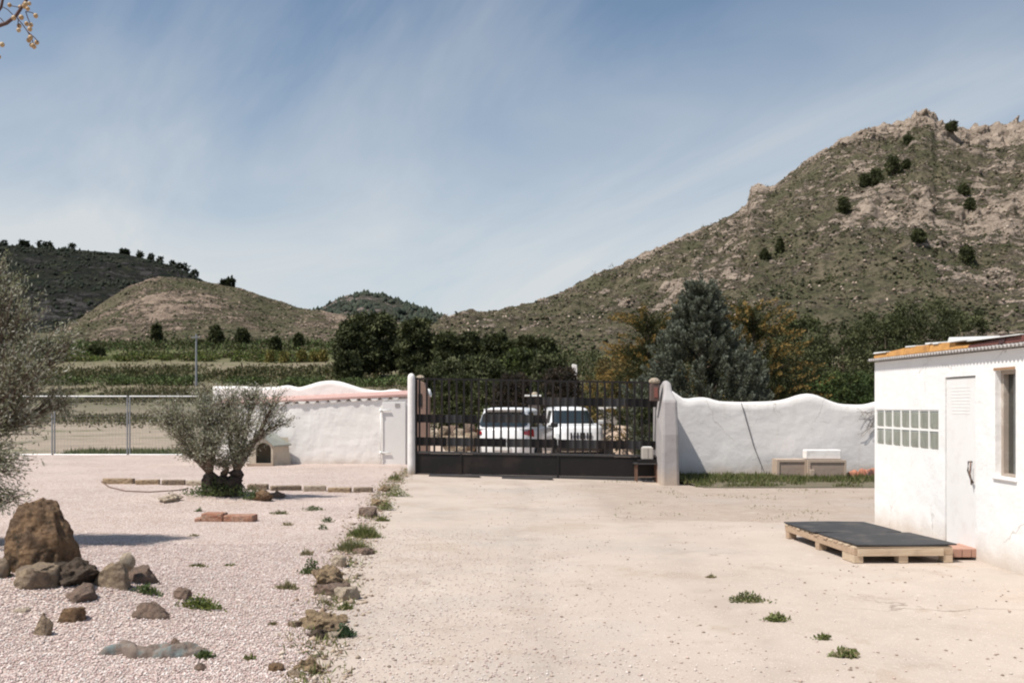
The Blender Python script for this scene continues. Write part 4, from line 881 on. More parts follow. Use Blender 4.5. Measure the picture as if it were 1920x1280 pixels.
# ------------------------------------------------------------------ rocks and edging
def rock(name, label, cat, px0, px1, pyt, pyb, mat, seed, kind='round', depth=.8, group=None, lean=0.0, sub=3, tall=1.0, taper=0.0, loc=None, size=None):
    if loc is None: c = hit((px0+px1)/2, pyb); w = (px1-px0)/F*c.y; h = (pyb-pyt)/F*c.y*tall
    else: c = Vector(loc); w, h = size
    d = w*depth
    import bmesh
    bm = bmesh.new(); bmesh.ops.create_icosphere(bm, subdivisions=sub, radius=1.0); r = random.Random(seed)
    cuts = [(Vector((r.gauss(0, 1), r.gauss(0, 1), r.gauss(0, .7))).normalized(), r.uniform(.50, .82)) for _ in range(13 if kind != 'round' else 9)]
    if kind == 'crag' and not lean: cuts = [(n_, q_+.28) for n_, q_ in cuts[:8] if n_.z < .75]
    of = Vector((seed*3.7, seed*1.3, seed*7.1))
    for v in bm.verts:
        p = v.co.copy()
        if kind == 'crag' and not lean: mx = max(abs(p.x), abs(p.y), abs(p.z)); p = p*(.45+.42/mx)
        for nn, dd in cuts:
            e = p.dot(nn)-dd
            if e > 0: p -= nn*e*.9
        q = v.co
        p *= 1+.16*mn.fractal(q*1.3+of, .9, 2.0, 4)+.06*mn.fractal(q*4.5+of, .7, 2.0, 4)
        if kind == 'porous': p *= 1+.30*(mn.turbulence(q*2.2+of, 4, False)-.5)+.12*(mn.voronoi(q*3.5+of)[0][0]-.4)
        if kind == 'crag': p *= 1-.10*abs(mn.noise(Vector((q.x*3, q.y*3, q.z*.9))+of)); p *= 1+.10*mn.ridged_multi_fractal(Vector((q.x*2.2, q.y*2.2, q.z*.8))+of, .9, 2.1, 4, 1.0, 2.0)
        if kind == 'flat': p.z = max(-.5, min(.50+.10*mn.noise(q*2+of), p.z*1.1))
        z = (p.z+(.62 if kind in ('crag', 'porous') else .30))/1.45; sc = 1-taper*max(0, z)
        v.co = (p.x*w/1.75*sc+lean*w*z, p.y*d/1.75*sc, z*h)
    xs0 = min(v.co.x for v in bm.verts if v.co.z > 0); xs1 = max(v.co.x for v in bm.verts if v.co.z > 0); zt0 = max(v.co.z for v in bm.verts)
    for v in bm.verts: v.co.x = (v.co.x-(xs0+xs1)/2)*w/(xs1-xs0); v.co.y *= w/(xs1-xs0); v.co.z = max(v.co.z*h/zt0, -.06)
    me = bpy.data.meshes.new(name); bm.to_mesh(me); bm.free()
    me.polygons.foreach_set('use_smooth', np.ones(len(me.polygons), dtype=bool)); me.materials.append(mat)
    q = 1+d*.38/c.y if loc is None else 1.0
    o = link(name, me, None, (c.x*q, c.y+d*.38, c.z-(.02+.07*h if h < .5 else .02)), (0, 0, 0)); o.scale = (q, q, q); tag(o, label, cat, group); return o
G1 = 'rockery rocks at the left front'
rock('boulder', 'tall brown upright boulder under the olive foliage at the left', 'boulder', 14, 150, 934, 1074, R_BROWN, 5, 'crag', .75, sub=5, taper=.28, lean=.0)
rock('rock', 'dark pitted rock leaning against the right foot of the tall boulder', 'rock', 92, 190, 1046, 1108, R_DARK, 2, 'porous', .8, G1, sub=5)
rock('rock', 'pale beige rock with darker underside right of the dark pitted rock', 'rock', 176, 246, 1050, 1108, R_TAN, 3, 'round', .8, G1, sub=4, taper=.25)
rock('stone', 'small grey cap stone resting behind the top of the pale beige rock', 'stone', 198, 226, 1039, 1062, R_PALE, 4, 'round', .8, G1, loc=tuple(hit(214, 1108)+Vector((0, .22, .17))), size=(.13, .11))
rock('rock', 'rounded brown-grey rock, farthest right behind the beige rock', 'rock', 235, 301, 1055, 1092, R_PINK, 5, 'round', .8, G1, sub=4)
rock('rock', 'broad tan rock with mossy face left of the rockery middle', 'rock', 22, 120, 1084, 1134, R_TAN, 6, 'flat', .9, G1, sub=4)
rock('rock', 'grey-brown low rock between the dark pitted rock and the pointed one', 'rock', 114, 184, 1100, 1139, R_PINK, 7, 'round', .8, G1, sub=4)
rock('rock', 'thin pointed wedge of rock standing on its edge in the gravel', 'rock', 60, 100, 1139, 1192, R_TAN, 8, 'crag', .5, G1, lean=.18, taper=.55, sub=4)
rock('rock', 'low orange-brown rock half sunk in gravel right of the pointed wedge', 'rock', 108, 164, 1134, 1168, R_BROWN, 9, 'flat', .9, G1, sub=4)
rock('stone', 'small upright grey stone at the end of the green weed strip', 'stone', 326, 359, 1094, 1123, R_PINK, 10, 'round', .7, G1, sub=4)
rock('rock', 'smooth reddish-brown rock alone right of the rockery', 'rock', 254, 323, 1126, 1162, R_PINK, 12, 'round', .8, G1, sub=4)
rock('stone', 'flat pale tan stone left of the pointed wedge', 'stone', 26, 60, 1142, 1153, R_PALE, 13, 'flat', .9, G1)
rock('stone', 'small pinkish stone on top of the twisted grey-blue cloth', 'stone', 316, 344, 1189, 1212, R_PINK, 14, 'round', .8, G1)
rock('stone', 'small reddish stone at the right end of the twisted cloth', 'stone', 362, 392, 1236, 1258, R_PINK, 15, 'round', .8, G1)
rock('rock', 'partly hidden tan rock at the left picture edge beside the tall boulder', 'rock', -30, 18, 1040, 1085, R_TAN, 16, 'round', .8, G1)
G2 = 'rough edging rocks along the drive'
E = [(('small pitted edging rock by the gate end of the drive edge'), 706, 736, 906, 922), ('pitted edging rock second from the gate', 694, 728, 930, 950), ('flat brown edging stone beside the round grass tuft', 672, 708, 948, 968),
     ('low flat slab in the drive edge just beyond the big grass clumps', 660, 704, 1024, 1040), ('pale tan edging rock behind the dark pitted pair', 622, 650, 1036, 1062),
     ('large pitted brown edging rock beside the dark green weed', 580, 650, 1054, 1108), ('low pinkish slab in front of the large pitted edging rock', 590, 660, 1090, 1118), ('pale pinkish edging rock right of the low slab', 620, 674, 1096, 1126),
     ('biggest ochre pitted edging rock, second group from the front', 552, 650, 1142, 1186), ('dark brown pitted stone under the biggest ochre rock', 574, 620, 1172, 1202), ('small brown stone capping the right end of the ochre rock', 626, 654, 1146, 1168), ('pale little stone beside the dark pitted stone', 612, 636, 1178, 1198),
     ('ochre pitted rock nearest the camera in the drive edge', 548, 612, 1224, 1262), ('small dark stone at the left of the nearest ochre rock', 504, 534, 1238, 1258), ('tan stone in front of the nearest ochre rock', 540, 566, 1250, 1270), ('small tan stone left of the biggest ochre rock', 540, 566, 1158, 1176)]
mats_ = [R_POROUS, R_POROUS, R_PINK, R_PINK, R_PALE, R_POROUS, R_PINK, R_PALE, R_POROUS, R_DARK, R_POROUS, R_PALE, R_POROUS, R_BROWN, R_TAN, R_TAN]
for i, (lab, a, b_, y0, y1) in enumerate(E):
    rock('edging_rock', lab, 'rock', a, b_, y0, y1, mats_[i], 30+i, 'porous' if mats_[i] in (R_POROUS, R_DARK) else 'flat', .8, G2, sub=5 if (b_-a) > 60 else 4)
for lab, a, b_, y0, y1, mt in (('pale rock at the left foot of the small olive tree', 296, 345, 922, 942, R_PALE), ('brown rock at the right foot of the small olive tree', 470, 512, 914, 940, R_BROWN), ('dark rock right of the olive foot, farther one', 505, 538, 916, 934, R_PINK)):
    rock('rock', lab, 'rock', a, b_, y0, y1, mt, int(a), 'porous', .8, 'rocks round the olive foot', sub=4)
# rubble heap behind the gate
k = 0
GL = ['far left', 'second from left', 'third from left', 'middle top', 'middle front', 'right top', 'right front', 'far right']
for lab, a, b_, y0, y1 in [(GL[0], 806, 826, 808, 822), (GL[1], 822, 842, 800, 818), (GL[2], 838, 858, 798, 815), (GL[3], 850, 872, 804, 818), (GL[4], 828, 852, 818, 838), (GL[5], 866, 888, 796, 816), (GL[6], 852, 876, 818, 840), (GL[7], 872, 894, 812, 838)]:
    D = 27.5; zf = 0 if y1 > 825 else .35
    rock('rubble_rock', 'pale rubble rock in the heap seen through the gate bars, %s' % lab, 'rock', 0, 0, 0, 0, [R_PALE, R_TAN, R_PINK][k % 3], 60+k, 'flat', .9, 'rubble rocks behind the gate', loc=(X((a+b_)/2, D), D+(.0 if zf == 0 else .3), Z(y1, D)), size=((b_-a)/F*D*1.2, (y1-y0)/F*D*1.25)); k += 1
# edging stones in rows
def edging(a, b_, py, mat, lab, grp):
    p0 = hit(a, py); p1 = hit(b_, py-.2); v = p1-p0; L = v.length; t = math.atan2(v.y, v.x); g = Geo(); h = .10
    o = Geo().box(0.01, L-.012, -.07, .07, -.05, h*random.uniform(.8, 1.05)).obj('edging_stone', mat, bevel=.018)
    o.location = p0+Vector((0, .05, 0)); o.rotation_euler = (random.uniform(-.04, .04), random.uniform(-.02, .02), t+random.uniform(-.03, .03)); tag(o, lab, 'kerb stone', grp)
gp = 'row of kerb stones across the gravel'
for a, b_, y, mt, lab in ((192, 250, 907, R_OCHRE, 'leftmost kerb stone of the row, left of the olive tree'), (252, 299, 908, R_OCHRE, 'ochre kerb stone second from the left end of the row'), (301, 347, 909, R_TAN, 'tan kerb stone third from the left, nearest the olive tree on its left'), (349, 388, 910, R_PALE, 'kerb stone just behind the left of the olive trunk'),
                          (462, 503, 918, R_TAN, 'tan kerb stone just right of the olive trunk'), (505, 565, 919.5, R_TAN, 'long tan kerb stone right of the olive tree'), (567, 612, 921, R_PALE, 'pale kerb stone left of the orange one'), (614, 659, 922.5, R_OCHRE, 'bright orange kerb stone right of the olive tree'), (661, 700, 922.5, R_TAN, 'tan kerb stone ending the row at the drive edge')):
    edging(a, b_, y, mt, lab, gp)
# broken brick
c = hit(420, 978); t = thing('broken_brick_slab', 'broken red brick slab lying on the gravel before the olive', 'brick', (c.x, c.y, c.z))
for x0, x1, z1, s in ((-.42, -.33, .05, 1), (-.325, -.02, .115, 2), (-.015, .40, .09, 3)):
    Geo().box(c.x+x0, c.x+x1, c.y, c.y+.24, c.z-.01, c.z+z1, Matrix.Translation(c) @ Matrix.Rotation(-.05, 4, 'Z') @ Matrix.Translation(-c)).obj('brick', BRICK, t, bevel=.02)
o = Geo().tube([hit(190, 904)+Vector((0, 0, .02)), hit(205, 914)+Vector((0, 0, .015)), hit(235, 921)+Vector((0, 0, .012)), hit(280, 923)+Vector((0, 0, .012)), hit(330, 920)+Vector((0, 0, .012)), hit(352, 917)+Vector((0, 0, .015))], .011, 6).obj('hose', simple('brown_hose', (0.16, 0.10, 0.075), .7), smooth=True)
tag(o, 'thin brown hose curving over the gravel left of the small olive', 'hose')
# loose gravel in front: real stones
def loose(name, n, xr, yr, rmin, rmax, cols, xfun, label, zf=gravel_z):
    y = yr[0]+(yr[1]-yr[0])*rng.random(n)**1.5; ex = edge_x(y); x = xfun(y, ex, n); r = rng.uniform(rmin, rmax, n)*rng.choice([.7, 1, 1.3], n)
    B, Fc = bush_verts(n, r); B[..., 2] *= .75; z = np.where(x < ex, gravel_z(x, y), drive_z(x, y))
    B += np.stack([x, y, z+r*.25], -1)[:, None]; c = np.array(cols)[rng.integers(0, len(cols), n)]*rng.uniform(.85, 1.15, (n, 1)); c = np.repeat(np.clip(c, 0, .85), 6, 0)
    tag(link(name, arr_mesh(name, B.reshape(-1, 3), Fc, STONE_ATTR, False, c)), label, kind='stuff')
GC = [(0.54, 0.44, 0.40), (0.60, 0.52, 0.48), (0.49, 0.36, 0.33), (0.70, 0.65, 0.61), (0.54, 0.43, 0.39), (0.46, 0.35, 0.32), (0.58, 0.48, 0.43)]
loose('loose_gravel', 70000, None, (5.2, 11.5), .005, .0105, GC, lambda y, ex, n: ex-.02-(y*.62+ex+.1)*rng.random(n), 'pink and white gravel chips covering the garden bed')
loose('spilt_gravel', 9000, None, (5.2, 13), .004, .009, GC, lambda y, ex, n: ex+np.abs(rng.normal(0, 1.2, n))*1.0, 'gravel chips spilt over the drive')

# ------------------------------------------------------------------ foliage tools
def quads(c, a, b):
    """c (N,3) centres; a,b half axes -> rhombus leaves"""
    V = np.stack([c-a, c+b*1.0, c+a, c-b*1.0], 1).reshape(-1, 3); n = len(c); Fc = np.arange(4*n).reshape(n, 4); return V, Fc
def rdir(n, up=0.0):
    d = rng.normal(size=(n, 3)); d[:, 2] += up; return d/np.linalg.norm(d, axis=1)[:, None]
def leaves(c, d, L, W, jit=.5):
    n = len(c); d = d+rng.normal(size=(n, 3))*jit; d /= np.linalg.norm(d, axis=1)[:, None]; s = np.cross(d, rdir(n)); s /= np.linalg.norm(s, axis=1)[:, None]+1e-9
    L = np.broadcast_to(np.asarray(L), (n,))[:, None]*rng.uniform(.7, 1.25, (n, 1)); W = np.broadcast_to(np.asarray(W), (n,))[:, None]*rng.uniform(.8, 1.2, (n, 1))
    return quads(c+d*L, d*L, s*W)
def pal(cols, n, var=.2): return np.array(cols)[rng.integers(0, len(cols), n)]*rng.uniform(1-var, 1+var, (n, 1))
def fobj(name, V, Fc, cq, parent=None, mat=LEAF, loc=(0, 0, 0)):
    off = np.array(wloc(parent)) if parent is not None else 0
    return link(name, arr_mesh(name, V-off, Fc, mat, False, np.repeat(cq, 4, 0)), parent, loc)
def bez(p0, p1, p2, n=6): return [p0*(1-t)**2+p1*2*t*(1-t)+p2*t*t for t in [i/(n-1) for i in range(n)]]

def olive(t, base, trunk_h, trunk_r, limbs, blobs, ntw, leaf_n, seed, L=.028, W=.0065, bulky=True, sparse=1.0, limb_k=.2):
    """limbs end at blob centres, twigs fill the blobs, leaves sit on the twigs"""
    r = random.Random(seed); g = Geo(); tops = []
    # gnarled twin trunk
    for s in ((-1, .9), (1, 1.0), (.1, .8)) if bulky else ((0, 1),):
        x = s[0]*trunk_r*.55; pts = []; rr = []
        for i in range(7):
            z = trunk_h*i/6*s[1]; pts.append(base+Vector((x*(1+.5*i/6)+r.uniform(-.03, .03), r.uniform(-.04, .04), z-.05))); rr.append(trunk_r*(.70-.30*i/6+(.35 if i == 0 else 0)-(.22 if i == 6 else 0))*r.uniform(.88, 1.1))
        g.tube(pts, rr, 11); tops.append(pts[-1])
    tr = g.obj('trunk', DARKBARK, t, smooth=True)
    me = tr.data
    for v in me.vertices:
        q = Vector(v.co); nv = mn.fractal(Vector((q.x*9, q.y*9, q.z*3))+Vector((seed,)*3), .8, 2, 4); v.co = q+Vector((nv*.035, nv*.03, 0))
    lim = []
    for i, (bc, br) in enumerate(blobs):
        bc = Vector(bc); s0 = min(tops, key=lambda p: (p-bc).length); mid = (s0+bc)/2+Vector((r.uniform(-.15, .15), r.uniform(-.15, .15), r.uniform(-.05, .2)))
        pts = bez(s0, mid, bc+Vector((0, 0, -br[2]*.4)), 7); lim.append(pts); r0 = trunk_r*limb_k*1.15
        Geo().tube(pts, [r0*(1-.75*k/6) for k in range(7)], 7).obj('branch', BARK, t, smooth=True)
    tw = Geo(); LC, LDr = [], []
    for i, (bc, br) in enumerate(blobs):
        bc = Vector(bc)
        for k in range(int(ntw*br[0]*br[2]/(sum(b[1][0]*b[1][2] for b in blobs))*1.0)):
            d = Vector((r.gauss(0, 1), r.gauss(0, 1), r.gauss(.15, 1))).normalized()*r.uniform(.35, 1.12)
            e = bc+Vector((d.x*br[0], d.y*br[1], d.z*br[2])); s0 = lim[i][r.choice((2, 3, 4, 4, 5, 5, 6, 6))]
            mid = (s0+e)/2+Vector((r.uniform(-.1, .1), r.uniform(-.1, .1), r.uniform(0, .15)))*br[0]
            pts = bez(s0, mid, e, 6); tw.tube(pts, [.006*(1-.8*q/5)+.0012 for q in range(6)], 3, False)
            m_ = max(4, int(leaf_n*r.uniform(.5, 1.4)))
            for q in range(m_):
                tt_ = 1-(r.random()**1.4)*.75; f_ = tt_*5; a = min(4, int(f_)); p = pts[a].lerp(pts[a+1], f_-a); dd = (pts[a+1]-pts[a]).normalized()
                LC.append(p+Vector((r.gauss(0, 1), r.gauss(0, 1), r.gauss(0, 1)))*.022*sparse); LDr.append(dd)
    tag(tw.obj('twigs', BARK, t), kind='stuff')
    LC = np.array(LC); LDr = np.array(LDr)
    V, Fc = leaves(LC, LDr, L, W, .9)
    c = pal([(0.27, 0.265, 0.19), (0.20, 0.21, 0.135), (0.42, 0.41, 0.35), (0.23, 0.235, 0.16), (0.34, 0.31, 0.25)], len(LC), .2)
    tag(fobj('leaves', V, Fc, c, t), kind='stuff')
    return t
# small olive in the middle of the garden
ob = hit(408, 940); OD = ob.y+.25; ob.y = OD
t = thing('olive_tree', 'small olive tree with thick dark stump trunk in front of the white wall', 'tree', tuple(ob))
def B_(px, py, rx, ry, dy=0, D=OD): return ((X(px, D), D+dy, Z(py, D)), (rx/F*D, min(rx, ry)/F*D*.9, ry/F*D))
olive(t, ob, .50, .27, 6, [B_(312, 770, 42, 40), B_(352, 795, 44, 46, -.2), B_(375, 745, 34, 30, .2), B_(425, 742, 44, 30, .1), B_(468, 738, 42, 26, .15), B_(508, 752, 40, 26), B_(455, 790, 52, 38, -.2), B_(405, 790, 44, 34, .25), B_(395, 838, 46, 34, -.35), B_(350, 842, 32, 30, .1), B_(455, 838, 44, 32, -.1), B_(515, 790, 34, 20, .2), B_(412, 815, 34, 34, -.3), B_(420, 862, 40, 22, -.1), B_(400, 770, 30, 30, -.1)], 800, 24, 4, L=.027, W=.0080, sparse=1.8)
# big olive at the left edge
bb = Vector((X(-110, 11.2), 11.2, 0.0)); t = thing('olive_tree', 'large olive tree whose grey-green foliage fills the left edge of the photo', 'tree', tuple(bb))
def B2(px, py, rx, ry, dy=0): return B_(px, py, rx, ry, dy, 11.2)
olive(t, bb, 1.0, .26, 6, [B2(20, 600, 70, 80), B2(70, 690, 66, 66, -.3), B2(-10, 530, 55, 60), B2(30, 770, 85, 60, -.2), B2(112, 645, 34, 46, .1), B2(118, 745, 34, 40), B2(40, 860, 66, 46, -.5), B2(60, 925, 58, 26, -.6), B2(-5, 940, 46, 30, -.4), B2(20, 680, 60, 60, .3), B2(-60, 700, 90, 110, .2), B2(-130, 600, 100, 120), B2(-170, 790, 110, 100, .1), B2(-70, 850, 70, 60, .3), B2(-90, 480, 70, 50)], 2000, 20, 9, L=.027, W=.0072, sparse=2.0, limb_k=.14)

def weed(name, label, px0, px1, pyt, pyb, n, cols, seed, broad=False, group=None, dpt=.6, loc=None, cat='weed'):
    c = hit((px0+px1)/2, pyb) if loc is None else Vector(loc); w = (px1-px0)/F*c.y/2; h = max(.03, (pyb-pyt)/F*c.y); 
    u = rng.normal(size=(n, 2))*.42; x = c.x+u[:, 0]*w; y = c.y+w*.35+u[:, 1]*w*dpt
    z = np.array([gz(a, b_) for a, b_ in zip(x, y)]) if n < 1500 else np.full(n, c.z)
    h = h*(.55 if 'concrete' in label or 'flat' in label else .85); rad = np.linalg.norm(u, axis=1); hh = h*np.clip(1.15-rad*.9, .25, 1)*rng.uniform(.5, 1.1, n)
    if broad: z = z+rng.random(n)*hh; d = rdir(n, .7); V, Fc = leaves(np.stack([x, y, z], -1), d, .022*max(.7, h*3.2), .011*max(.7, h*3), .5)
    else:
        d = np.stack([u[:, 0]*.6+rng.normal(size=n)*.25, u[:, 1]*.6+rng.normal(size=n)*.25, np.ones(n)], -1); d /= np.linalg.norm(d, axis=1)[:, None]
        V, Fc = leaves(np.stack([x, y, z-.005], -1), d, hh*.5, .006+.0*hh, .15)
    c_ = pal(cols, n, .25); o = fobj(name, V-np.array(c), Fc, c_, None); o.location = c; return tag(o, label, cat, group)
GR = [(0.15, 0.18, 0.06), (0.19, 0.21, 0.08), (0.12, 0.15, 0.05), (0.25, 0.23, 0.12)]; DK = [(0.085, 0.12, 0.045), (0.065, 0.095, 0.038), (0.12, 0.15, 0.06)]; DRY = [(0.27, 0.24, 0.14), (0.20, 0.19, 0.09), (0.34, 0.28, 0.19)]
GW = 'weeds along the drive edge and on the ground'
_w = weed
def weed(name, label, a, b_, y0, y1, n, *r, **k): return _w(name, label, a, b_, y0-(3 if (b_-a) > 35 else 1), y1+1, int(n*1.3), *r, **k)
for lab, a, b_, y0, y1, n, cl, br in (
    ('large bright green grass tuft at the drive edge, the thickest clump', 648, 714, 978, 1008, 500, GR, False), ('dry olive-green grass clump in front of the thickest tuft', 625, 700, 1005, 1036, 420, [GR[0], DRY[0], GR[3]], False),
    ('dark leafy weed left of the large pitted edging rock', 560, 606, 1044, 1076, 260, DK, True), ('round green tuft at the drive edge below the flat brown stone', 702, 732, 956, 976, 220, GR, False),
    ('sprawling green weed at the drive edge near the kerb row end', 716, 770, 906, 930, 420, GR, True), ('small tuft at the top of the drive edge near the white post', 728, 752, 882, 900, 140, [GR[0], DRY[0]], False), ('green tuft between the second and third edging rocks', 706, 742, 932, 956, 260, GR, True),
    ('blue-green weed beside the biggest ochre rock', 626, 664, 1168, 1194, 220, [(0.06, 0.11, 0.06), (0.05, 0.09, 0.045)], True), ('small mixed tuft at the drive edge between the two rock groups', 632, 662, 1124, 1142, 120, GR, False), ('faint dry tuft left of the drive edge behind the ochre rock', 596, 626, 1118, 1132, 90, DRY, False),
    ('long yellow-green weed strip by the small upright grey stone', 332, 412, 1118, 1142, 420, [(0.17, 0.19, 0.05), (0.10, 0.13, 0.04)], True), ('green tuft behind the beige rock along the rockery', 244, 300, 1096, 1112, 240, DK, True), ('green tuft by the right end of the twisted cloth', 366, 398, 1218, 1234, 150, DK, True),
    ('low flat green weed left of the brick edge row', 564, 606, 944, 956, 170, DK, True), ('flat grey-green patch midway down the gravel, left one', 346, 392, 1049, 1062, 170, DRY+GR, False), ('flat grey-green patch midway down the gravel, right one', 410, 448, 1050, 1060, 110, DRY+GR, False),
    ('small low weed on gravel below the kerb row, nearer the drive', 600, 628, 966, 978, 90, DK, True), ('tiny weed on gravel left of the thickest tuft', 596, 614, 978, 992, 60, DK, True), ('dry grass wisp on gravel left of the dark leafy weed', 512, 560, 1082, 1104, 120, DRY, False), ('dry seedling tuft on gravel above the dark leafy weed', 560, 588, 1022, 1040, 80, DRY, False),
    ('low sparse weed near the broken brick slab, behind it', 500, 545, 954, 963, 120, DRY+DK, False), ('thin weed at left of the broken brick slab', 363, 380, 950, 958, 60, DK, True), ('sparse weed line before the broken brick slab', 348, 380, 999, 1004, 60, DRY, False), ('faint tuft in the gravel in front near the dark small stone', 452, 484, 1222, 1236, 90, DRY+GR, False),
    ('small weed on gravel left of the ochre rocks', 500, 520, 1160, 1170, 60, DRY, False), ('faint tuft on gravel right of it all near the rear', 524, 552, 972, 984, 50, DRY, False),
    ('long low weed on the concrete, the farther and larger one', 1366, 1442, 1102, 1128, 330, [(0.12, 0.14, 0.055), DRY[0], (0.09, 0.11, 0.04)], True), ('round weed on the concrete in front of the long low one', 1436, 1482, 1142, 1164, 240, GR, True), ('small weed on the concrete at lower right, smaller one of two', 1530, 1562, 1184, 1198, 110, GR, True), ('flat weed on the concrete nearest the bottom right', 1560, 1616, 1202, 1232, 240, [GR[0], DRY[0]], True), ('tiny dry tuft on the concrete straight below the pale patch', 1322, 1346, 1066, 1082, 70, DRY, False),
    ('dark weed at the left picture edge by the broad tan rock', -10, 20, 1092, 1118, 130, DK, True)):
    weed('weed', lab, a, b_, y0, y1, n, cl, 1, br, GW)
def edge_litter():
    n = 2600; y = 5.0+19*rng.random(n)**1.2; x = edge_x(y)+rng.normal(size=n)*.13; r = rng.uniform(.008, .026, n)*rng.choice([.6, 1, 1.6], n, p=[.5, .4, .1]); B, Fc = bush_verts(n, r); B[..., 2] *= .7
    z = np.where(x < edge_x(y), gravel_z(x, y), drive_z(x, y)); B += np.stack([x, y, z+r*.2], -1)[:, None]; cc = pal([(0.40, 0.31, 0.23), (0.30, 0.235, 0.18), (0.50, 0.42, 0.35), (0.24, 0.17, 0.12)], n)
    tag(link('edge_rubble', arr_mesh('edge_rubble', B.reshape(-1, 3), Fc, STONE_ATTR, False, np.repeat(cc, 6, 0))), 'small rubble along the edge of the drive', kind='stuff')
    n = 3600; y = 5.5+18.5*rng.random(n); k = fbm(y*1.3, y*0+4, 4) > -.05; y = y[k]; n = len(y); x = edge_x(y)+rng.normal(size=n)*.10; z = np.where(x < edge_x(y), gravel_z(x, y), drive_z(x, y))
    d = rdir(n, 1.6); V, Fc = leaves(np.stack([x, y, z+.005], -1), d, rng.uniform(.015, .045, n), .005, .3); tag(fobj('edge_grass', V, Fc, pal(GR+DRY+DRY, n, .3)), 'sparse dry grass along the edge of the drive', kind='stuff')
edge_litter()
def yard_litter():
    n = 1500; y = 5.6+15*rng.random(n)**1.5; x = rng.uniform(-.8, 4.6, n); k = fbm(x*.9, y*.9, 3) > -.1; x, y = x[k], y[k]; n = len(y); r = rng.uniform(.005, .016, n); B, Fc = bush_verts(n, r); B[..., 2] *= .6
    B += np.stack([x, y, drive_z(x, y)+r*.2], -1)[:, None]; cc = pal([(0.42, 0.32, 0.26), (0.62, 0.55, 0.50), (0.25, 0.19, 0.15), (0.5, 0.38, 0.33)], n)
    tag(link('yard_pebbles', arr_mesh('yard_pebbles', B.reshape(-1, 3), Fc, STONE_ATTR, False, np.repeat(cc, 6, 0))), 'loose pebbles scattered over the drive', kind='stuff')
    n = 5000; y = 14+8*rng.random(n); x = rng.uniform(1.5, 8, n); k = fbm(x*.8+5, y*.8, 4) > .18; x, y = x[k], y[k]; n = len(y)
    V, Fc = leaves(np.stack([x, y, drive_z(x, y)+.004], -1), rdir(n, .8), rng.uniform(.01, .03, n), .006, .3); tag(fobj('yard_sprouts', V, Fc, pal(DRY+GR, n, .3)), 'thin dry sprouts in the earthy strip before the wall', kind='stuff')
yard_litter()
weed('ground_shrub', 'dark green leafy ground shrub round the foot of the small olive', 345, 482, 908, 945, 1500, DK+[(0.10, 0.12, 0.05)], 2, True, cat='shrub', dpt=.5, loc=(ob.x, ob.y-.32, gz(ob.x, ob.y)))
weed('ground_shrub', 'small dark shrub right of the small olive trunk by the brown rock', 448, 500, 908, 938, 450, DK, 2, True, cat='shrub', dpt=.5)
# grass strip at the foot of the right wall
def grass(name, label, n, x0, x1, y0, y1, zf, h, cols, wid=.006):
    x = rng.uniform(x0, x1, n); y = rng.uniform(y0, y1, n); keep = fbm(x*1.1, y*1.6, 3) > -.42+.5*(y < y0+.3*(y1-y0)); x, y = x[keep], y[keep]; n = len(x)
    d = rdir(n, 2.5); V, Fc = leaves(np.stack([x, y, zf(x, y)], -1), d, h*rng.uniform(.3, .7, n), wid, .2); return tag(fobj(name, V, Fc, pal(cols, n, .3)), label, kind='stuff')
bank = lambda x, y: -.09+.075*sm(20.7, 22.0, y)+0*x
tag(warp_sheet('grass_bank', np.linspace(20.6, 23.0, 10), lambda y: np.full_like(y, 3.62)+.25*(22-y).clip(0, 2), lambda y: np.full_like(y, 16), 30, lambda x, y: bank(x, y)+.02, simple('bank_soil', (0.13, 0.11, 0.07), .95, .3, 3, bump=.6)), kind='structure')
grass('grass_strip', 'green grass growing along the foot of the right hand wall', 14000, 3.65, 9.0, 20.75, 22.95, bank, .11, [(0.10, 0.125, 0.04), (0.14, 0.15, 0.06), (0.20, 0.18, 0.09), (0.08, 0.10, 0.035)], .008)
grass('fence_grass', 'green grass behind the mesh fence', 9000, X(110, 32), X(330, 32), 31.4, 34, lambda x, y: x*0-.1, .25, [(0.12, 0.15, 0.05), (0.10, 0.13, 0.04), (0.2, 0.19, 0.1)], .02)
# ivy stains as twigs at the far end of the right wall
g = Geo(); r = random.Random(8)
for k in range(16):
    p = P(1640, 775+r.uniform(-12, 30), 22.96); e = P(1640-r.uniform(5, 34), 765+r.uniform(-8, 60), 22.95); g.tube(bez(p, (p+e)/2+Vector((r.uniform(-.1, .1), -.01, r.uniform(-.15, .15))), e, 6), .004, 3, False)
tag(g.obj('climbing_stems', BARK), 'thin bare climber stems on the white wall beside the shed corner', 'climber')
# ------------------------------------------------------------------ trees and shrubs beyond the walls
def spray(cs, ds, lens, rads, n, L, W, cols, tipcols=None, tip=.72, out=.75):
    """needle or scale-leaf sprays: n faces along each axis, tapering to the tip"""
    C_, D_, K = [], [], []
    for c, d, l, r in zip(cs, ds, lens, rads):
        t = rng.random(n); d = np.array(d)/np.linalg.norm(d); o = rdir(n); o -= (o@d)[:, None]*d; o /= np.linalg.norm(o, axis=1)[:, None]
        rr = r*(1-t*.85)*np.sqrt(rng.random(n)); C_.append(np.array(c)+d*(t*l)[:, None]+o*rr[:, None]); D_.append(d*1.0+o*out)
        col = pal(cols, n, .2)*rng.uniform(.8, 1.2)
        if tipcols is not None: m_ = (t+rng.normal(size=n)*.15 > tip)[:, None]; col = np.where(m_, pal(tipcols, n, .2), col)
        K.append(col)
    C_ = np.concatenate(C_); D_ = np.concatenate(D_); V, Fc = leaves(C_, D_, L, W, .25); return V, Fc, np.concatenate(K)
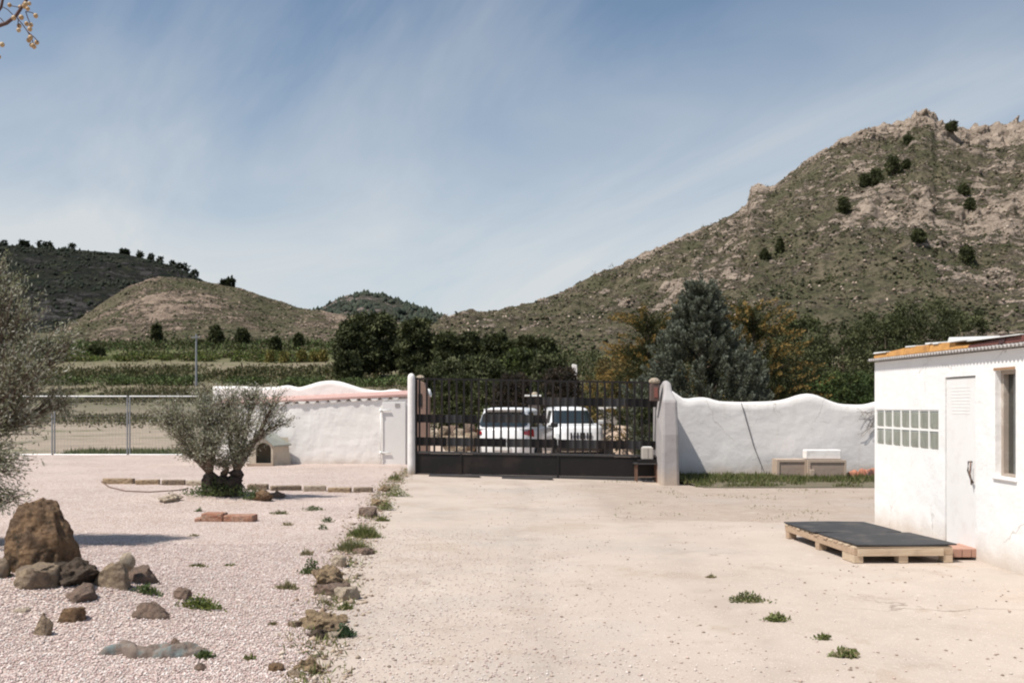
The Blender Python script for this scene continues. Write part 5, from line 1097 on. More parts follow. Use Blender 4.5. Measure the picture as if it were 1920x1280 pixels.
def trunk_to(t, base, top, r0, lean=.1, mat=BARK, n=6):
    pts = [base+(top-base)*(i/n)+Vector((math.sin(i*1.7)*lean*.3, math.cos(i*2.1)*lean*.3, 0)) for i in range(n+1)]
    Geo().tube(pts, [r0*(1-.75*i/n) for i in range(n+1)], 8).obj('trunk', mat, t, smooth=True); return pts
def limb(t, p0, p1, r, mat=BARK):
    mid = (p0+p1)/2+Vector((0, 0, -.06*(p1-p0).length)); Geo().tube(bez(p0, mid, p1, 5), [r*(1-.18*i) for i in range(5)], 5).obj('branch', mat, t, smooth=True)
def cypress(label, cx, top, wpx, D, zb, n, cols, tipcols, prof, slen, srad, up, leafL, leafW, nleaf, name='cypress_tree', jitter=0.0, skirt=.25, side=1.0):
    base = Vector((X(cx, D), D, zb)); H = Z(top, D)-zb; R = wpx/F*D/2
    t = thing(name, label, 'tree', tuple(base)); trunk_to(t, base, base+Vector((0, 0, H*.93)), .11)
    cs, ds, ls, rs = [], [], [], []
    for i in range(n):
        z = rng.random()**1.15; a = rng.uniform(0, 2*math.pi); pr = np.interp(z, [q[0] for q in prof], [q[1] for q in prof])*R*rng.uniform(.55, 1.0)
        pr *= 1+.22*float(pn(a*1.4, z*5.0)); l = slen*rng.uniform(.6, 1.35)
        c = np.array([base.x+math.cos(a)*max(.0, pr-l*.35*abs(1-up)), base.y+math.sin(a)*max(0, pr-l*.35*abs(1-up)), zb+H*z*.94])
        cs.append(c); ds.append(np.array([math.cos(a)*side, math.sin(a)*side, up+rng.normal()*.2])+rng.normal(size=3)*jitter); ls.append(l); rs.append(srad*rng.uniform(.7, 1.3))
    for i in range(10):
        a = i*2.4; z = .12+.08*i; p0 = base+Vector((0, 0, H*z)); q = np.interp(z, [k[0] for k in prof], [k[1] for k in prof])*R*.8; limb(t, p0, p0+Vector((math.cos(a)*q, math.sin(a)*q, .25*q+up*.3)), .035)
    V, Fc, K = spray(cs, ds, ls, rs, nleaf, leafL, leafW, cols, tipcols)
    tag(fobj('foliage', V, Fc, K, t, LEAF_OPQ), kind='stuff'); return t
BLUE = [(0.088, 0.095, 0.068), (0.122, 0.132, 0.098), (0.058, 0.064, 0.045), (0.15, 0.162, 0.124)]
cypress('broad blue-green cypress tree directly behind the gate pillar', 1314, 538, 262, 31, -.1, 720, BLUE, [(0.165, 0.18, 0.14), (0.135, 0.15, 0.118)], [(0, .9), (.25, 1.0), (.45, .86), (.6, .62), (.75, .38), (.88, .20), (1, .04)], .60, .17, 1.3, .045, .022, 160)
GOLD = [(0.065, 0.062, 0.026), (0.050, 0.055, 0.024), (0.040, 0.046, 0.022)]; GT = [(0.27, 0.175, 0.06), (0.20, 0.14, 0.05)]
cypress('golden-tipped cypress tree on the right of the blue-green one', 1412, 566, 210, 34, -.1, 300, GOLD, GT, [(0, .8), (.3, 1.0), (.5, .85), (.7, .5), (.85, .26), (1, .04)], 1.3, .13, .28, .05, .018, 150, jitter=.12)
cypress('golden-tipped cypress tree seen on the left behind the blue-green one', 1215, 578, 205, 35, -.1, 210, GOLD, GT, [(0, .9), (.3, 1.0), (.5, .62), (.7, .34), (.9, .16), (1, .03)], 1.2, .13, .28, .05, .018, 150, jitter=.12)

def pine(label, cx, top, wpx, D, n, cols, base_py=None, group=None, leafL=.22, name='pine_tree', zb=None, rough=1.0, flat=1.0, per=46, cat='tree', trunk=True, squash=.95, lo=.12):
    zb = float(tz(D))-.1 if zb is None else zb
    base = Vector((X(cx, D), D, zb)); H = Z(top, D)-zb; R = wpx/F*D/2
    t = thing(name, label, cat, tuple(base), group=group)
    if trunk: trunk_to(t, base, base+Vector((0, 0, H*.8)), max(.05, R*.05), mat=BARK)
    # crown made of many leaf clumps on the surface and inside of an uneven envelope
    k = rng.random(n); a = rng.uniform(0, 2*math.pi, n); zz_ = lo+(1-lo)*k
    env = np.sqrt(np.clip(1-((zz_-.45*flat-.05)/.58)**2, .02, 1))*(1+.28*rough*pn(a*1.2+cx, zz_*4)+.12*rough*pn(a*4+cx, zz_*9)); rr = R*env*rng.uniform(.45, 1.0, n)**.6
    cc = np.stack([base.x+np.cos(a)*rr, base.y+np.sin(a)*rr*squash, zb+H*zz_*.97], -1)
    cl = R*.145*rng.uniform(.6, 1.3, n)
    C_ = np.repeat(cc, per, 0)+rng.normal(size=(n*per, 3))*np.repeat(cl, per)[:, None]*[.62, .62, .42]
    ckol = pal(cols, n, .3); K = np.repeat(ckol, per, 0)*rng.uniform(.8, 1.2, (n*per, 1))
    V, Fc = leaves(C_, rdir(n*per, .4), leafL, leafL*.42, .6)
    tag(fobj('crown', V, Fc, K, t, LEAF_OPQ), kind='stuff')
    for i in range(4 if trunk and R > 1.2 else 0):
        an = i*1.7+cx; limb(t, base+Vector((0, 0, H*(.3+.1*i))), base+Vector((math.cos(an)*R*.6, math.sin(an)*R*.6, H*(.5+.08*i))), R*.02)
    return t
PN = [(0.060, 0.068, 0.031), (0.042, 0.049, 0.024), (0.090, 0.096, 0.046)]; PNG = [(0.052, 0.062, 0.027), (0.038, 0.046, 0.021), (0.074, 0.082, 0.036)]
OLV = [(0.075, 0.085, 0.040), (0.10, 0.105, 0.055), (0.055, 0.065, 0.03)]
G3 = 'dark pines behind the right hand wall'
pine('dark pine just right of the golden cypress, lower front one', 1480, 628, 130, 48, 210, PN, group=G3, leafL=.09, zb=-.1, name='pine_tree')
pine('dark green pine with pointed top, second from the golden cypress', 1500, 588, 120, 60, 200, PNG, group=G3, leafL=.11, zb=-.1)
pine('dark pine in the middle of the grove with low rounded top', 1580, 606, 150, 55, 240, PN, group=G3, leafL=.10, zb=-.1)
pine('dark pine left of the tallest one above the wavy wall crest', 1660, 585, 150, 57, 240, PNG, group=G3, leafL=.10, zb=-.1)
pine('tallest dark pine of the grove, above the left corner of the shed', 1728, 563, 165, 58, 260, PN, group=G3, leafL=.10, zb=-.1)
pine('dark pine on the right end of the grove behind the shed roof', 1805, 578, 120, 60, 210, PN, group=G3, leafL=.10, zb=-.1)
pine('brownish green shrub low behind the shed roof at the right', 1890, 625, 130, 62, 170, OLV, group=G3, leafL=.10, zb=-.1)
pine('far right brownish tree behind the shed roof, cut by the picture edge', 1970, 610, 130, 66, 170, OLV, group=G3, leafL=.10, zb=-.1)
pine('green undergrowth shrub just behind the highest wave of the right wall', 1590, 700, 150, 33, 200, [(0.05, 0.075, 0.025), (0.035, 0.05, 0.02), (0.07, 0.09, 0.03)], leafL=.06, zb=-.1, name='shrub', cat='shrub', trunk=False)
pine('dark undergrowth shrub behind the wall next to the golden cypress', 1500, 690, 140, 36, 200, PN+PNG, leafL=.06, zb=-.1, name='shrub', cat='shrub', trunk=False)
pine('green undergrowth shrub behind the wall left of the shed corner', 1640, 690, 110, 38, 180, PNG, leafL=.06, zb=-.1, name='shrub', cat='shrub', trunk=False)
# centre clump, far
G4 = 'dark pines in the field beyond the gate'
pine('largest dark pine in the field beyond the left white wall, its tall middle', 700, 590, 112, 185, 300, PN, group=G4, leafL=.42)
pine('dark pine on the left flank of the largest one', 660, 606, 62, 182, 180, PN, group=G4, leafL=.42)
pine('dark pine on the right flank of the largest one', 782, 600, 74, 180, 220, PN, group=G4, leafL=.42)
pine('small dark shrub in front of the largest pine at its left foot', 652, 660, 50, 168, 120, PN, group=G4, leafL=.32, name='shrub', cat='shrub', trunk=False)
for lab, cx, top, w, D, cl in (('dark pine just right of the big pine clump', 838, 624, 50, 170, PN), ('dark pine second right of the big pine clump', 880, 624, 56, 172, PN), ('dark pine third right of the big pine clump', 930, 626, 56, 170, PN), ('lower dark pine between the third and the farthest right ones', 958, 640, 40, 168, PNG), ('dark pine fifth right of the big pine clump', 988, 632, 40, 165, PN), ('farthest right dark pine of the row beyond the gate', 1022, 636, 44, 165, PN)):
    pine(lab, cx, top, w, D, 150, cl, group=G4, leafL=.36)
G5 = 'green bushes between the gate and the far pines'
for i, (lab, cx, top, w, D, cl) in enumerate((('olive green bush above the left end of the gate', 835, 672, 80, 95, OLV), ('grey-green bush beside the left gate end', 800, 690, 60, 80, OLV), ('bright green bush above the gate, left of centre', 905, 668, 90, 100, PNG+OLV), ('bright green bush above the middle of the gate', 985, 655, 100, 105, [(0.085, 0.105, 0.035), (0.065, 0.085, 0.03), (0.05, 0.06, 0.03)]),
      ('mixed green bush left of the white post', 1030, 664, 70, 98, OLV), ('low green bush over the left gate bars', 860, 702, 90, 60, PNG), ('low dull bush over the gate bars nearer the centre', 920, 712, 80, 55, OLV+PNG))):
    pine(lab, cx, top, w, D, 190, cl, group=G5, leafL=.0019*D, name='bush', cat='bush', trunk=False, rough=1.4)
MAR = [(0.040, 0.030, 0.026), (0.055, 0.042, 0.032), (0.030, 0.026, 0.022)]
pine('round dark purplish bush behind the hatchback, left of the pair', 962, 698, 82, 44, 260, MAR, group='round dark bushes beyond the cars', leafL=.065, zb=-.1, name='round_bush', cat='bush', rough=.3)
pine('round dark purplish bush behind the two cars, right of the pair', 1052, 688, 80, 46, 260, MAR, group='round dark bushes beyond the cars', leafL=.065, zb=-.1, name='round_bush', cat='bush', rough=.3)
pine('golden brown bush right of the white post beyond the gate', 1150, 668, 90, 60, 200, [(0.20, 0.145, 0.05), (0.13, 0.10, 0.045), (0.09, 0.085, 0.04)], leafL=.085, zb=-.1, name='bush', cat='bush', trunk=False, rough=1.3)
pine('low green bush behind the right half of the gate', 1190, 745, 60, 40, 160, PNG+BLUE, leafL=.06, zb=-.1, name='bush', cat='bush', trunk=False, rough=1.3)
pine('dark leafy bush behind the right end of the gate bars', 1222, 728, 60, 28, 260, PNG+BLUE[:2], leafL=.04, zb=-.1, name='bush', cat='bush', trunk=False, rough=1.2)
t = pine('yellowish bush behind the right half of the gate', 1150, 765, 60, 48, 160, [(0.25, 0.19, 0.05), (0.14, 0.12, 0.04)], leafL=.06, zb=-.1, name='bush', cat='bush', trunk=False)
# hedge and vine rows in the fields
def row(name, label, px0, px1, D, h, w, n, cols, leafL, gap=.25, kind='stuff'):
    x0, x1 = X(px0, D), X(px1, D); n2 = n; x = rng.uniform(x0, x1, n2); keep = fbm(x*.11, x*0+D, 3) > -.32+gap*.4; x = x[keep]; per = 12
    hh = h*(1+.45*fbm(x*.25, x*0+D*2, 3)); xx = np.repeat(x, per)+rng.normal(size=len(x)*per)*.35; yy = D+rng.normal(size=len(xx))*w*1.3+3*np.sin(xx*.03+D)
    zz2 = tzf(xx, yy)+np.repeat(hh, per)*rng.random(len(xx))**.7
    V, Fc = leaves(np.stack([xx, yy, zz2], -1), rdir(len(xx), .5), leafL, leafL*.45, .5); K = np.repeat(pal(cols, len(x), .35), per, 0)*rng.uniform(.8, 1.2, (len(xx), 1))
    return tag(fobj(name, V, Fc, K, None, LEAF_OPQ), label, kind=kind)
HG = [(0.075, 0.105, 0.038), (0.060, 0.083, 0.032), (0.10, 0.125, 0.048), (0.07, 0.075, 0.04)]; VY = [(0.10, 0.125, 0.03), (0.075, 0.10, 0.03), (0.13, 0.13, 0.045)]; BRN = [(0.12, 0.10, 0.06), (0.085, 0.085, 0.04), (0.06, 0.065, 0.03)]
row('hedge_row', 'dark green hedge strip across the field behind the left wall', 60, 900, 160, 1.2, 2.4, 2000, HG, .26, .6)
row('scrub_row', 'low brown weeds before the hedge strip', 60, 900, 136, .5, 6.0, 1700, BRN+[(0.16, 0.13, 0.09)], .22)
row('scrub_row', 'brownish scrub at the end of the bare field', -200, 900, 84, .3, 6.0, 1200, BRN+[(0.2, 0.17, 0.12)], .15)
row('scrub_row', 'low brown scrub above the hedge strips', 0, 1100, 186, 1.0, 8.0, 2200, BRN, .34)
for k, D in enumerate((236, 243, 250, 258, 266)):
    row('vineyard_row', 'yellow-green vineyard rows below the small hill', 20, 1000, D, .95, 1.0, 1000, VY+HG[:1]+BRN[:1], .36, .7)
row('scrub_row', 'dark scrub at the foot of the hills', -300, 1500, 285, 1.6, 6.0, 2600, BRN+HG, .5)
row('scrub_row', 'rough scrub at the mountain foot beyond the gate', 820, 1900, 120, 1.3, 14.0, 3500, BRN+OLV, .28)
row('scrub_row', 'dull scrub on the far slope beyond the white post', 950, 1500, 215, 1.2, 16.0, 3000, BRN+OLV, .42)
row('scrub_row', 'rough grass and scrub beyond the dirt track', 700, 1900, 80, .7, 6.0, 2600, BRN+OLV+[(0.17, 0.14, 0.08)], .18)
for i, (px, top, w, D) in enumerate(((293, 608, 18, 290), (405, 612, 24, 285), (455, 616, 22, 285), (516, 634, 18, 270), (560, 626, 16, 280), (76, 640, 20, 270), (180, 650, 24, 262))):
    pine(['small dark tree at the foot of the small hill, leftmost in the field', 'dark round tree below the small hill by the utility pole', 'dark tree right of the utility pole', 'low dark tree in the field, far right one', 'low dark tree under the pale rocky saddle', 'dark tree seen through the large olive tree', 'dark bush at the vineyard left end'][i], px, top, w, D, 60, PN, group='small trees at the foot of the hill', leafL=.5, per=30)
for i, px in enumerate((505, 533, 566, 588, 606)):
    pine('yellowish young tree in the vineyard, %s of the five' % ['leftmost', 'second from left', 'middle one', 'second from right', 'rightmost'][i], px, 658+i % 2*3, 14, 232, 40, [(0.24, 0.20, 0.07), (0.18, 0.17, 0.06)], group='yellowish young trees in the vineyard', leafL=.35, per=24)
# trees on the mountain side
G6 = 'dark pines dotted on the mountainside'
MT = [(1776, 246, 24, 20, 'dark pine standing on the skyline right of the summit crag'), (1703, 272, 22, 18, 'dark pine on the crag just below the summit'), (1675, 328, 42, 40, 'biggest dark pine high on the slope left of the summit'), (1642, 346, 38, 30, 'dark pine left of the biggest one on the slope'), (1622, 350, 22, 26, 'dark pine at the left end of the high group'), (1582, 400, 30, 32, 'lone dark pine below the high group'), (1808, 366, 20, 20, 'upper one of two small pines above each other at right'), (1818, 394, 20, 22, 'lower one of two small pines above each other at right'),
      (1720, 456, 28, 26, 'lone dark pine in the middle of the slope'), (1812, 494, 34, 32, 'dark pine low on the slope at the far right'), (1462, 474, 14, 26, 'slender dark pine below the left crag'), (1433, 486, 16, 18, 'small dark pine left of the slender one'), (1700, 318, 18, 16, 'small dark pine right of the biggest one')]
for px, py, w, h, lab in MT:
    q = hill_at('mountain', px, py); D = q.y; 
    pine(lab, px, 0, w, D, 70, PN, group=G6, leafL=.55, per=26, zb=q.z-.8) if False else None
    base = q; t = thing('pine_tree', lab, 'tree', tuple(base), group=G6); Hh = h/F*D*.85; R = w/F*D/2*.8; n = 80; per = 26
    Geo().tube([base+Vector((0, 0, -.5)), base+Vector((0, 0, Hh*.7))], .25, 5).obj('trunk', BARK, t)
    k = rng.random(n); a = rng.uniform(0, 6.28, n); env = np.sqrt(np.clip(1-((k-.3)/.74)**2, .02, 1))*(1+.6*pn(a*.9+px, k*3)); rr_ = R*env*rng.uniform(.4, 1, n)
    cc = np.stack([base.x+np.cos(a)*rr_, base.y+np.sin(a)*rr_, base.z+Hh*k], -1); C_ = np.repeat(cc, per, 0)+rng.normal(size=(n*per, 3))*R*.15
    V, Fc = leaves(C_, rdir(n*per, .4), .5, .24, .6); tag(fobj('crown', V, Fc, np.repeat(pal(PN, n, .3), per, 0), t, LEAF_OPQ), kind='stuff')
rr2 = np.random.default_rng(5)
vs_, rk_, u_, nv_ = HILLS['mountain']; n = 900; U_ = rr2.integers(200, len(u_), n*4); V_ = (rr2.uniform(.15, .97, n*4)*(nv_-1)).astype(int); kp = fbm(U_*.035, V_*.05+8, 4) > .16; U_, V_ = U_[kp][:n], V_[kp][:n]
n = len(U_); r_ = rr2.uniform(.8, 2.2, n)*rr2.choice([.6, 1, 1.2], n); per = 26; C_ = np.repeat(vs_[V_, U_], per, 0)+rr2.normal(size=(n*per, 3))*np.repeat(r_, per)[:, None]*[.55, .55, .4]+[0, 0, .6]
V2, F2 = leaves(C_, rdir(n*per, .4), .42, .2, .6); tag(fobj('hill_shrubs', V2, F2, np.repeat(pal([(0.05, 0.058, 0.028), (0.07, 0.075, 0.035), (0.04, 0.045, 0.022)], n, .3), per, 0), None, LEAF_OPQ), 'clustered dark green shrubs over the mountainside', kind='stuff')
# small trees along the skyline of the cloud-shaded hill
ORD = ['first', 'second', 'third', 'fourth', 'fifth', 'sixth', 'seventh', 'eighth', 'ninth', 'tenth', 'eleventh', 'twelfth', 'thirteenth', 'fourteenth', 'fifteenth']
for i, px in enumerate((8, 40, 50, 78, 92, 135, 228, 236, 262, 282, 300, 326, 338, 350, 366, 422, 430)):
    nm = 'cloud_shaded_hill' if px < 380 else 'low_hill'
    q = hill_at(nm, px, 0); Hh = (4.5+3.0*rng.random())*(1 if px < 380 else .6); q.z -= 1.2; t = thing('pine_tree', ('small dark pine on the skyline of the shaded hill, %s from the left' % ORD[i]) if px < 380 else ('small dark pine on the skyline of the small hill, %s of two' % ('left', 'right')[i-15]), 'tree', tuple(q), group='skyline pines of the left hills')
    R = Hh*.36; n = 24; per = 14; k = rng.random(n); a = rng.uniform(0, 6.28, n); rr_ = R*np.sqrt(np.clip(1-((k-.45)/.6)**2, .02, 1))
    cc = np.stack([q.x+np.cos(a)*rr_, q.y+np.sin(a)*rr_, q.z+Hh*(.15+.85*k)], -1); C_ = np.repeat(cc, per, 0)+rng.normal(size=(n*per, 3))*R*.2
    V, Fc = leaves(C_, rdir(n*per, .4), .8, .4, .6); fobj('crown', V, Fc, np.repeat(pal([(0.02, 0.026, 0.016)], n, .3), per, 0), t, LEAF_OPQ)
    Geo().tube([q+Vector((0, 0, -1)), q+Vector((0, 0, Hh*.5))], .3, 4).obj('trunk', BARK, t)
# utility pole, white post, white low wall
q = P(368, 690, 160); Pq = Z(626, 160); t = thing('utility_pole', 'slender pale utility pole in the field behind the small olive', 'pole', (q.x, q.y, float(tz(160))))
Geo().tube([(q.x, 160, float(tz(160))-.3), (q.x, 160, Pq)], [.20, .13], 8).obj('pole_shaft', GALV, t); Geo().box(q.x-.7, q.x+.7, 159.75, 159.85, Pq-.6, Pq-.45).obj('crossarm', GALV, t)
D = 55; t = thing('white_post', 'leaning white plastered post standing in scrub above the gate', 'post', (X(1078, D), D, -.12))
Geo().add([(X(1073, D), D, -.2), (X(1082, D), D, -.2), (X(1082.5, D), D, Z(705, D)), (X(1082, D), D, Z(684, D)), (X(1073, D), D, Z(682, D)), (X(1072, D), D, Z(700, D)),
           (X(1073, D), D+.35, -.2), (X(1082, D), D+.35, -.2), (X(1082.5, D), D+.35, Z(705, D)), (X(1082, D), D+.35, Z(684, D)), (X(1073, D), D+.35, Z(682, D)), (X(1072, D), D+.35, Z(700, D))],
          [(0, 1, 2, 3, 4, 5), (11, 10, 9, 8, 7, 6), (0, 6, 7, 1), (1, 7, 8, 2), (2, 8, 9, 3), (3, 9, 10, 4), (4, 10, 11, 5), (5, 11, 6, 0)]).obj('post_body', PLASTER, t, bevel=.03)
Geo().box(X(1071, D), X(1084, D), D-.03, D+.38, -.2, .15).obj('footing', PLASTER, t, bevel=.02)
D = 42; t = thing('roadside_wall', 'low pale wall with white coping beyond the cars at the right', 'wall', (X(1150, D), D, -.12))
Geo().box(X(1122, D), X(1205, D), D, D+.2, -.2, Z(768, D)).obj('wall_face', simple('grey_render', (0.33, 0.30, 0.27), .9, .2, 2, bump=.4), t); Geo().box(X(1120, D), X(1207, D), D-.03, D+.23, Z(768, D)+.001, Z(763, D)).obj('coping', WHITE, t, bevel=.01)
D = 36; t = thing('gate_side_pier', 'stone pier with flat white cap seen between the two cars above their roofs', 'pillar', (X(1002, D), D, -.12))
Geo().box(X(991, D), X(1013, D), D, D+.4, -.2, Z(743, D)).obj('pier_body', simple('dark_stonework', (0.11, 0.09, 0.08), .9, .3, 3, bump=.6), t, bevel=.02)
Geo().box(X(984, D), X(1015, D), D-.06, D+.5, Z(743, D)+.002, Z(740, D)).obj('cap_slab', WHITE, t, bevel=.01); Geo().lathe([(.12, Z(740, D)), (.13, Z(738, D)), (.06, Z(734.5, D))], 10, (X(1003, D), D+.2, 0)).obj('cap_knob', R_PALE, t, smooth=True)
# sand bank beside the track
gx = np.linspace(-1, 1, 30); Xg, Yg = np.meshgrid(gx, gx); r2 = np.clip(1-Xg**2-Yg**2, 0, 1)
vs_ = np.stack([X(1163, 36)+Xg*1.15, 36+Yg*2.2, -.12+1.05*r2**.8+.03*fbm(Xg*4, Yg*4, 3)], -1).reshape(-1, 3); i, j = np.meshgrid(range(29), range(29)); bb_ = (j*30+i).ravel()
o = link('sand_heap', arr_mesh('sand_heap', vs_, np.stack([bb_, bb_+1, bb_+31, bb_+30], 1), TRACK, True)); tag(o, 'low heap of pinkish sand beside the track beyond the gate', 'heap')

# ------------------------------------------------------------------ cars
PAINT = simple('white_car_paint', (0.80, 0.80, 0.80), .3, .02, coat=.6); TYRE = simple('tyre_rubber', (0.02, 0.02, 0.02), .85, .1); TRIMB = simple('black_trim', (0.022, 0.022, 0.024), .6, .1)
CGL = new_mat('car_glass'); CGL[2].inputs['Base Color'].default_value = (0.015, 0.022, 0.024, 1); CGL[2].inputs['Roughness'].default_value = .06; CGL[2].inputs['Coat Weight'].default_value = 1; CGL = CGL[0]
RIM = simple('alloy_rim', (0.35, 0.36, 0.37), .35, .1, metal=.8); REDL = simple('red_lens', (0.35, 0.02, 0.025), .2, .1, coat=.8); CLENS = simple('clear_lens', (0.50, 0.52, 0.53), .15, .1, coat=1.0)
def sup(s, a, b_, p):
    """superellipse point, s in turns, 0 = +x"""
    c, n = math.cos(2*math.pi*s), math.sin(2*math.pi*s); k = lambda q: math.copysign(abs(q)**(2/p), q); return a*k(c), b_*k(n)
def car(label, W, L, H, belt, hood, rear_top, front_top, rake, p, suv, cat='car'):
    t = thing('parked_car', label, cat)
    hw, hl = W/2, L/2
    lower = [(.20, .90, .955), (.27, .96, .985), (.42, 1.0, 1.0), (.62, 1.0, 1.0), (.80, .985, .985), (belt-.05, .96, .97), (belt, .93, .955)]
    M_ = 72; vs = []; fs = []
    def zmod(y, z): 
        if z <= .45: return z
        f = max(0, (y-(hl-1.15))/1.15) if y > hl-1.15 else 0; return z-(belt-hood)*min(1, f*.6+(.4 if f > 0 else 0)*min(1, f*6))*(z-.45)/(belt-.45)
    for (z, a, b_) in lower:
        for k in range(M_):
            x, y = sup(k/M_, hw*a, hl*b_, p); vs.append((x, y, zmod(y, z)))
    nl = len(lower)
    for i in range(nl-1):
        for k in range(M_): fs.append((i*M_+k, i*M_+(k+1) % M_, (i+1)*M_+(k+1) % M_, (i+1)*M_+k))
    # bonnet and shoulder cap: inner ring then centre line
    base = (nl-1)*M_; 
    for k in range(M_):
        x, y = sup(k/M_, hw*.80, hl*.90, p); vs.append((x, y, zmod(y, belt)+.03))
    for k in range(M_): fs.append((base+k, base+(k+1) % M_, base+M_+(k+1) % M_, base+M_+k))
    fs.append(tuple(base+M_+k for k in range(M_))); fs.append(tuple(range(M_))[::-1])
    # greenhouse
    yb0, yb1 = -hl*.95, hl-1.28 if not suv else hl-1.35; yt0, yt1 = rear_top, front_top
    def gh(s, u, off=0):
        e = u*.0; a = hw*(.90-.20*u)-(0 if u < .93 else .06*(u-.93)/.07*hw); y0_ = yb0+(yt0-yb0)*u**(1.25 if not suv else 1.1); y1_ = yb1+(yt1-yb1)*u**rake; c_ = (y0_+y1_)/2; h_ = (y1_-y0_)/2
        x, y = sup(s, a+off, h_+off, p+1.5); return Vector((x, c_+y, belt-.02+(H-.05-belt+.02)*u+(.0)))
    U = [0, .12, .3, .5, .7, .85, .93, .985, 1.0]; b0 = len(vs)
    for ui, u in enumerate(U):
        for k in range(M_): vs.append(gh(k/M_, u))
    for i in range(len(U)-1):
        for k in range(M_): fs.append((b0+i*M_+k, b0+i*M_+(k+1) % M_, b0+(i+1)*M_+(k+1) % M_, b0+(i+1)*M_+k))
    b1 = len(vs)
    for k in range(M_):
        q = gh(k/M_, 1.0); vs.append(Vector((q.x*.82, (q.y-(yt0+yt1)/2)*.9+(yt0+yt1)/2, H-.012)))
    for k in range(M_):
        q = gh(k/M_, 1.0); vs.append(Vector((q.x*.4, (q.y-(yt0+yt1)/2)*.5+(yt0+yt1)/2, H)))
    for k in range(M_): fs.append((b1-M_+k, b1-M_+(k+1) % M_, b1+(k+1) % M_, b1+k)); fs.append((b1+k, b1+(k+1) % M_, b1+M_+(k+1) % M_, b1+M_+k))
    fs.append(tuple(b1+M_+k for k in range(M_)))
    Geo().add(vs, fs).obj('body', PAINT, t, smooth=True)
    def glass(nm, s0, s1, u0, u1, off=.012, mat=CGL, par=t, n=16, round_=.0):
        V_, F_ = [], []
        for i in range(n+1):
            s = s0+(s1-s0)*i/n; e = abs(2*i/n-1)
            for j in range(9):
                u = u0+(u1-u0)*j/8; 
                if round_: 
                    uc = (u0+u1)/2; u = uc+(u-uc)*(1-round_*max(0, e-.6)/.4*1.0)
                V_.append(gh(s, u, off))
        for i in range(n):
            for j in range(8): a = i*9+j; F_.append((a, a+1, a+10, a+9))
        return Geo().add(V_, F_).obj(nm, mat, par, smooth=True)
    glass('windscreen', .25-.116, .25+.116, .06, .86, n=24); glass('rear_window', .75-.117, .75+.117, .12 if not suv else .2, .86, round_=.35, n=24)
    for sgn in (0, .5):
        for s0, s1 in ((-.085, -.006), (.006, .078)):
            s0_, s1_ = (s0, s1) if sgn == 0 else (.5-s0, .5-s1); glass('side_window', s0_, s1_, .10, .84, n=10)
    # wheels
    R = .34 if not suv else .37
    for sx in (-1, 1):
        for y in (-hl+.82, hl-.86):
            wa = Geo().lathe([(R+.05, 0), (R+.05, .012)], 20).obj('wheel_arch', TRIMB, t); wa.matrix_local = Matrix.Translation((sx*(hw*.985), y, R+.02)) @ Matrix.Rotation(math.radians(90*sx), 4, 'Y')
            w_ = link('wheel', None, t, (sx*(hw-.11), y, R)); w_.rotation_euler = (0, math.radians(90*sx), 0)
            Geo().lathe([(R*.55, -.1), (R*.93, -.1), (R, -.06), (R, .10), (R*.95, .135), (R*.62, .14)], 24).obj('tyre', TYRE, w_, smooth=True, local=True)
            Geo().lathe([(R*.60, .10), (R*.62, .142), (R*.5, .13), (R*.15, .12), (R*.12, .145)], 20).obj('rim', RIM, w_, smooth=True, local=True)
    Geo().box(-hw*.85, hw*.85, -hl*.9, hl*.9, .16, .30).obj('underbody', TRIMB, t)
    for sx in (-1, 1):
        g = Geo(); g.box(sx*(hw*.93), sx*(hw+.02), yb1-.42, yb1-.36, belt+.0, belt+.05); 
        mir = Geo().box(min(sx*(hw+.01), sx*(hw+.22)), max(sx*(hw+.01), sx*(hw+.22)), yb1-.46, yb1-.32, belt-.02, belt+.13).obj('side_mirror', TRIMB if not suv else PAINT, t, bevel=.03)
        g.obj('mirror_arm', TRIMB, mir)
    def band_patch(nm, s0, s1, z0, z1, mat, off=.012, n=10, taper=0.0, par=t):
        V_, F_ = [], []
        zs = [q[0] for q in lower]; aa = [q[1] for q in lower]; bb2 = [q[2] for q in lower]
        for i in range(n+1):
            s = s0+(s1-s0)*i/n; f = 1-taper*i/n
            for j in range(5):
                z = z0+(z1-z0)*(.5+(j/4-.5)*f); a = np.interp(z, zs, aa); b_ = np.interp(z, zs, bb2); x, y = sup(s, hw*a+off, hl*b_+off, p); V_.append((x, y, zmod(y, z)))
        for i in range(n):
            for j in range(4): a = i*5+j; F_.append((a, a+1, a+6, a+5))
        return Geo().add(V_, F_).obj(nm, mat, par, smooth=True)
    t['_'] = 0; del t['_']
    return t, band_patch, glass, hw, hl
t, bp, gl, hw, hl = car('white hatchback with dark rear window and red lights seen from behind through the gate', 1.84, 4.3, 1.68, 1.10, .95, -1.80, .25, .85, 4.2, False)
for s in (-1, 1): bp('tail_light', .75+s*.150, .75+s*.066, .86, 1.09, REDL, .018, taper=.65)
bp('rear_bumper', .75-.13, .75+.13, .24, .40, TRIMB, .02, n=20)
bp('boot_seam', .75-.09, .75+.09, .745, .76, TRIMB, .013, n=16)
Geo().box(-.26, .26, -hl-.035, -hl+.01, .50, .61).obj('number_plate', simple('plate_white', (0.7, 0.7, 0.68), .5, .03), t)
Geo().box(-.05, .05, -hl-.03, -hl+.01, .80, .85).obj('boot_badge', RIM, t)
Geo().box(-.55, .55, -1.97, -1.72, 1.60, 1.635).obj('roof_spoiler', PAINT, t, bevel=.012)
t.location = (X(950, 27.4)+.30, 27.4+2.1, -.1); t.rotation_euler = (0, 0, math.radians(-12))
t, bp, gl, hw, hl = car('white off-road car with slotted grille facing the camera behind the gate', 1.84, 4.35, 1.70, 1.10, 1.02, -1.95, .30, .9, 5.5, True)
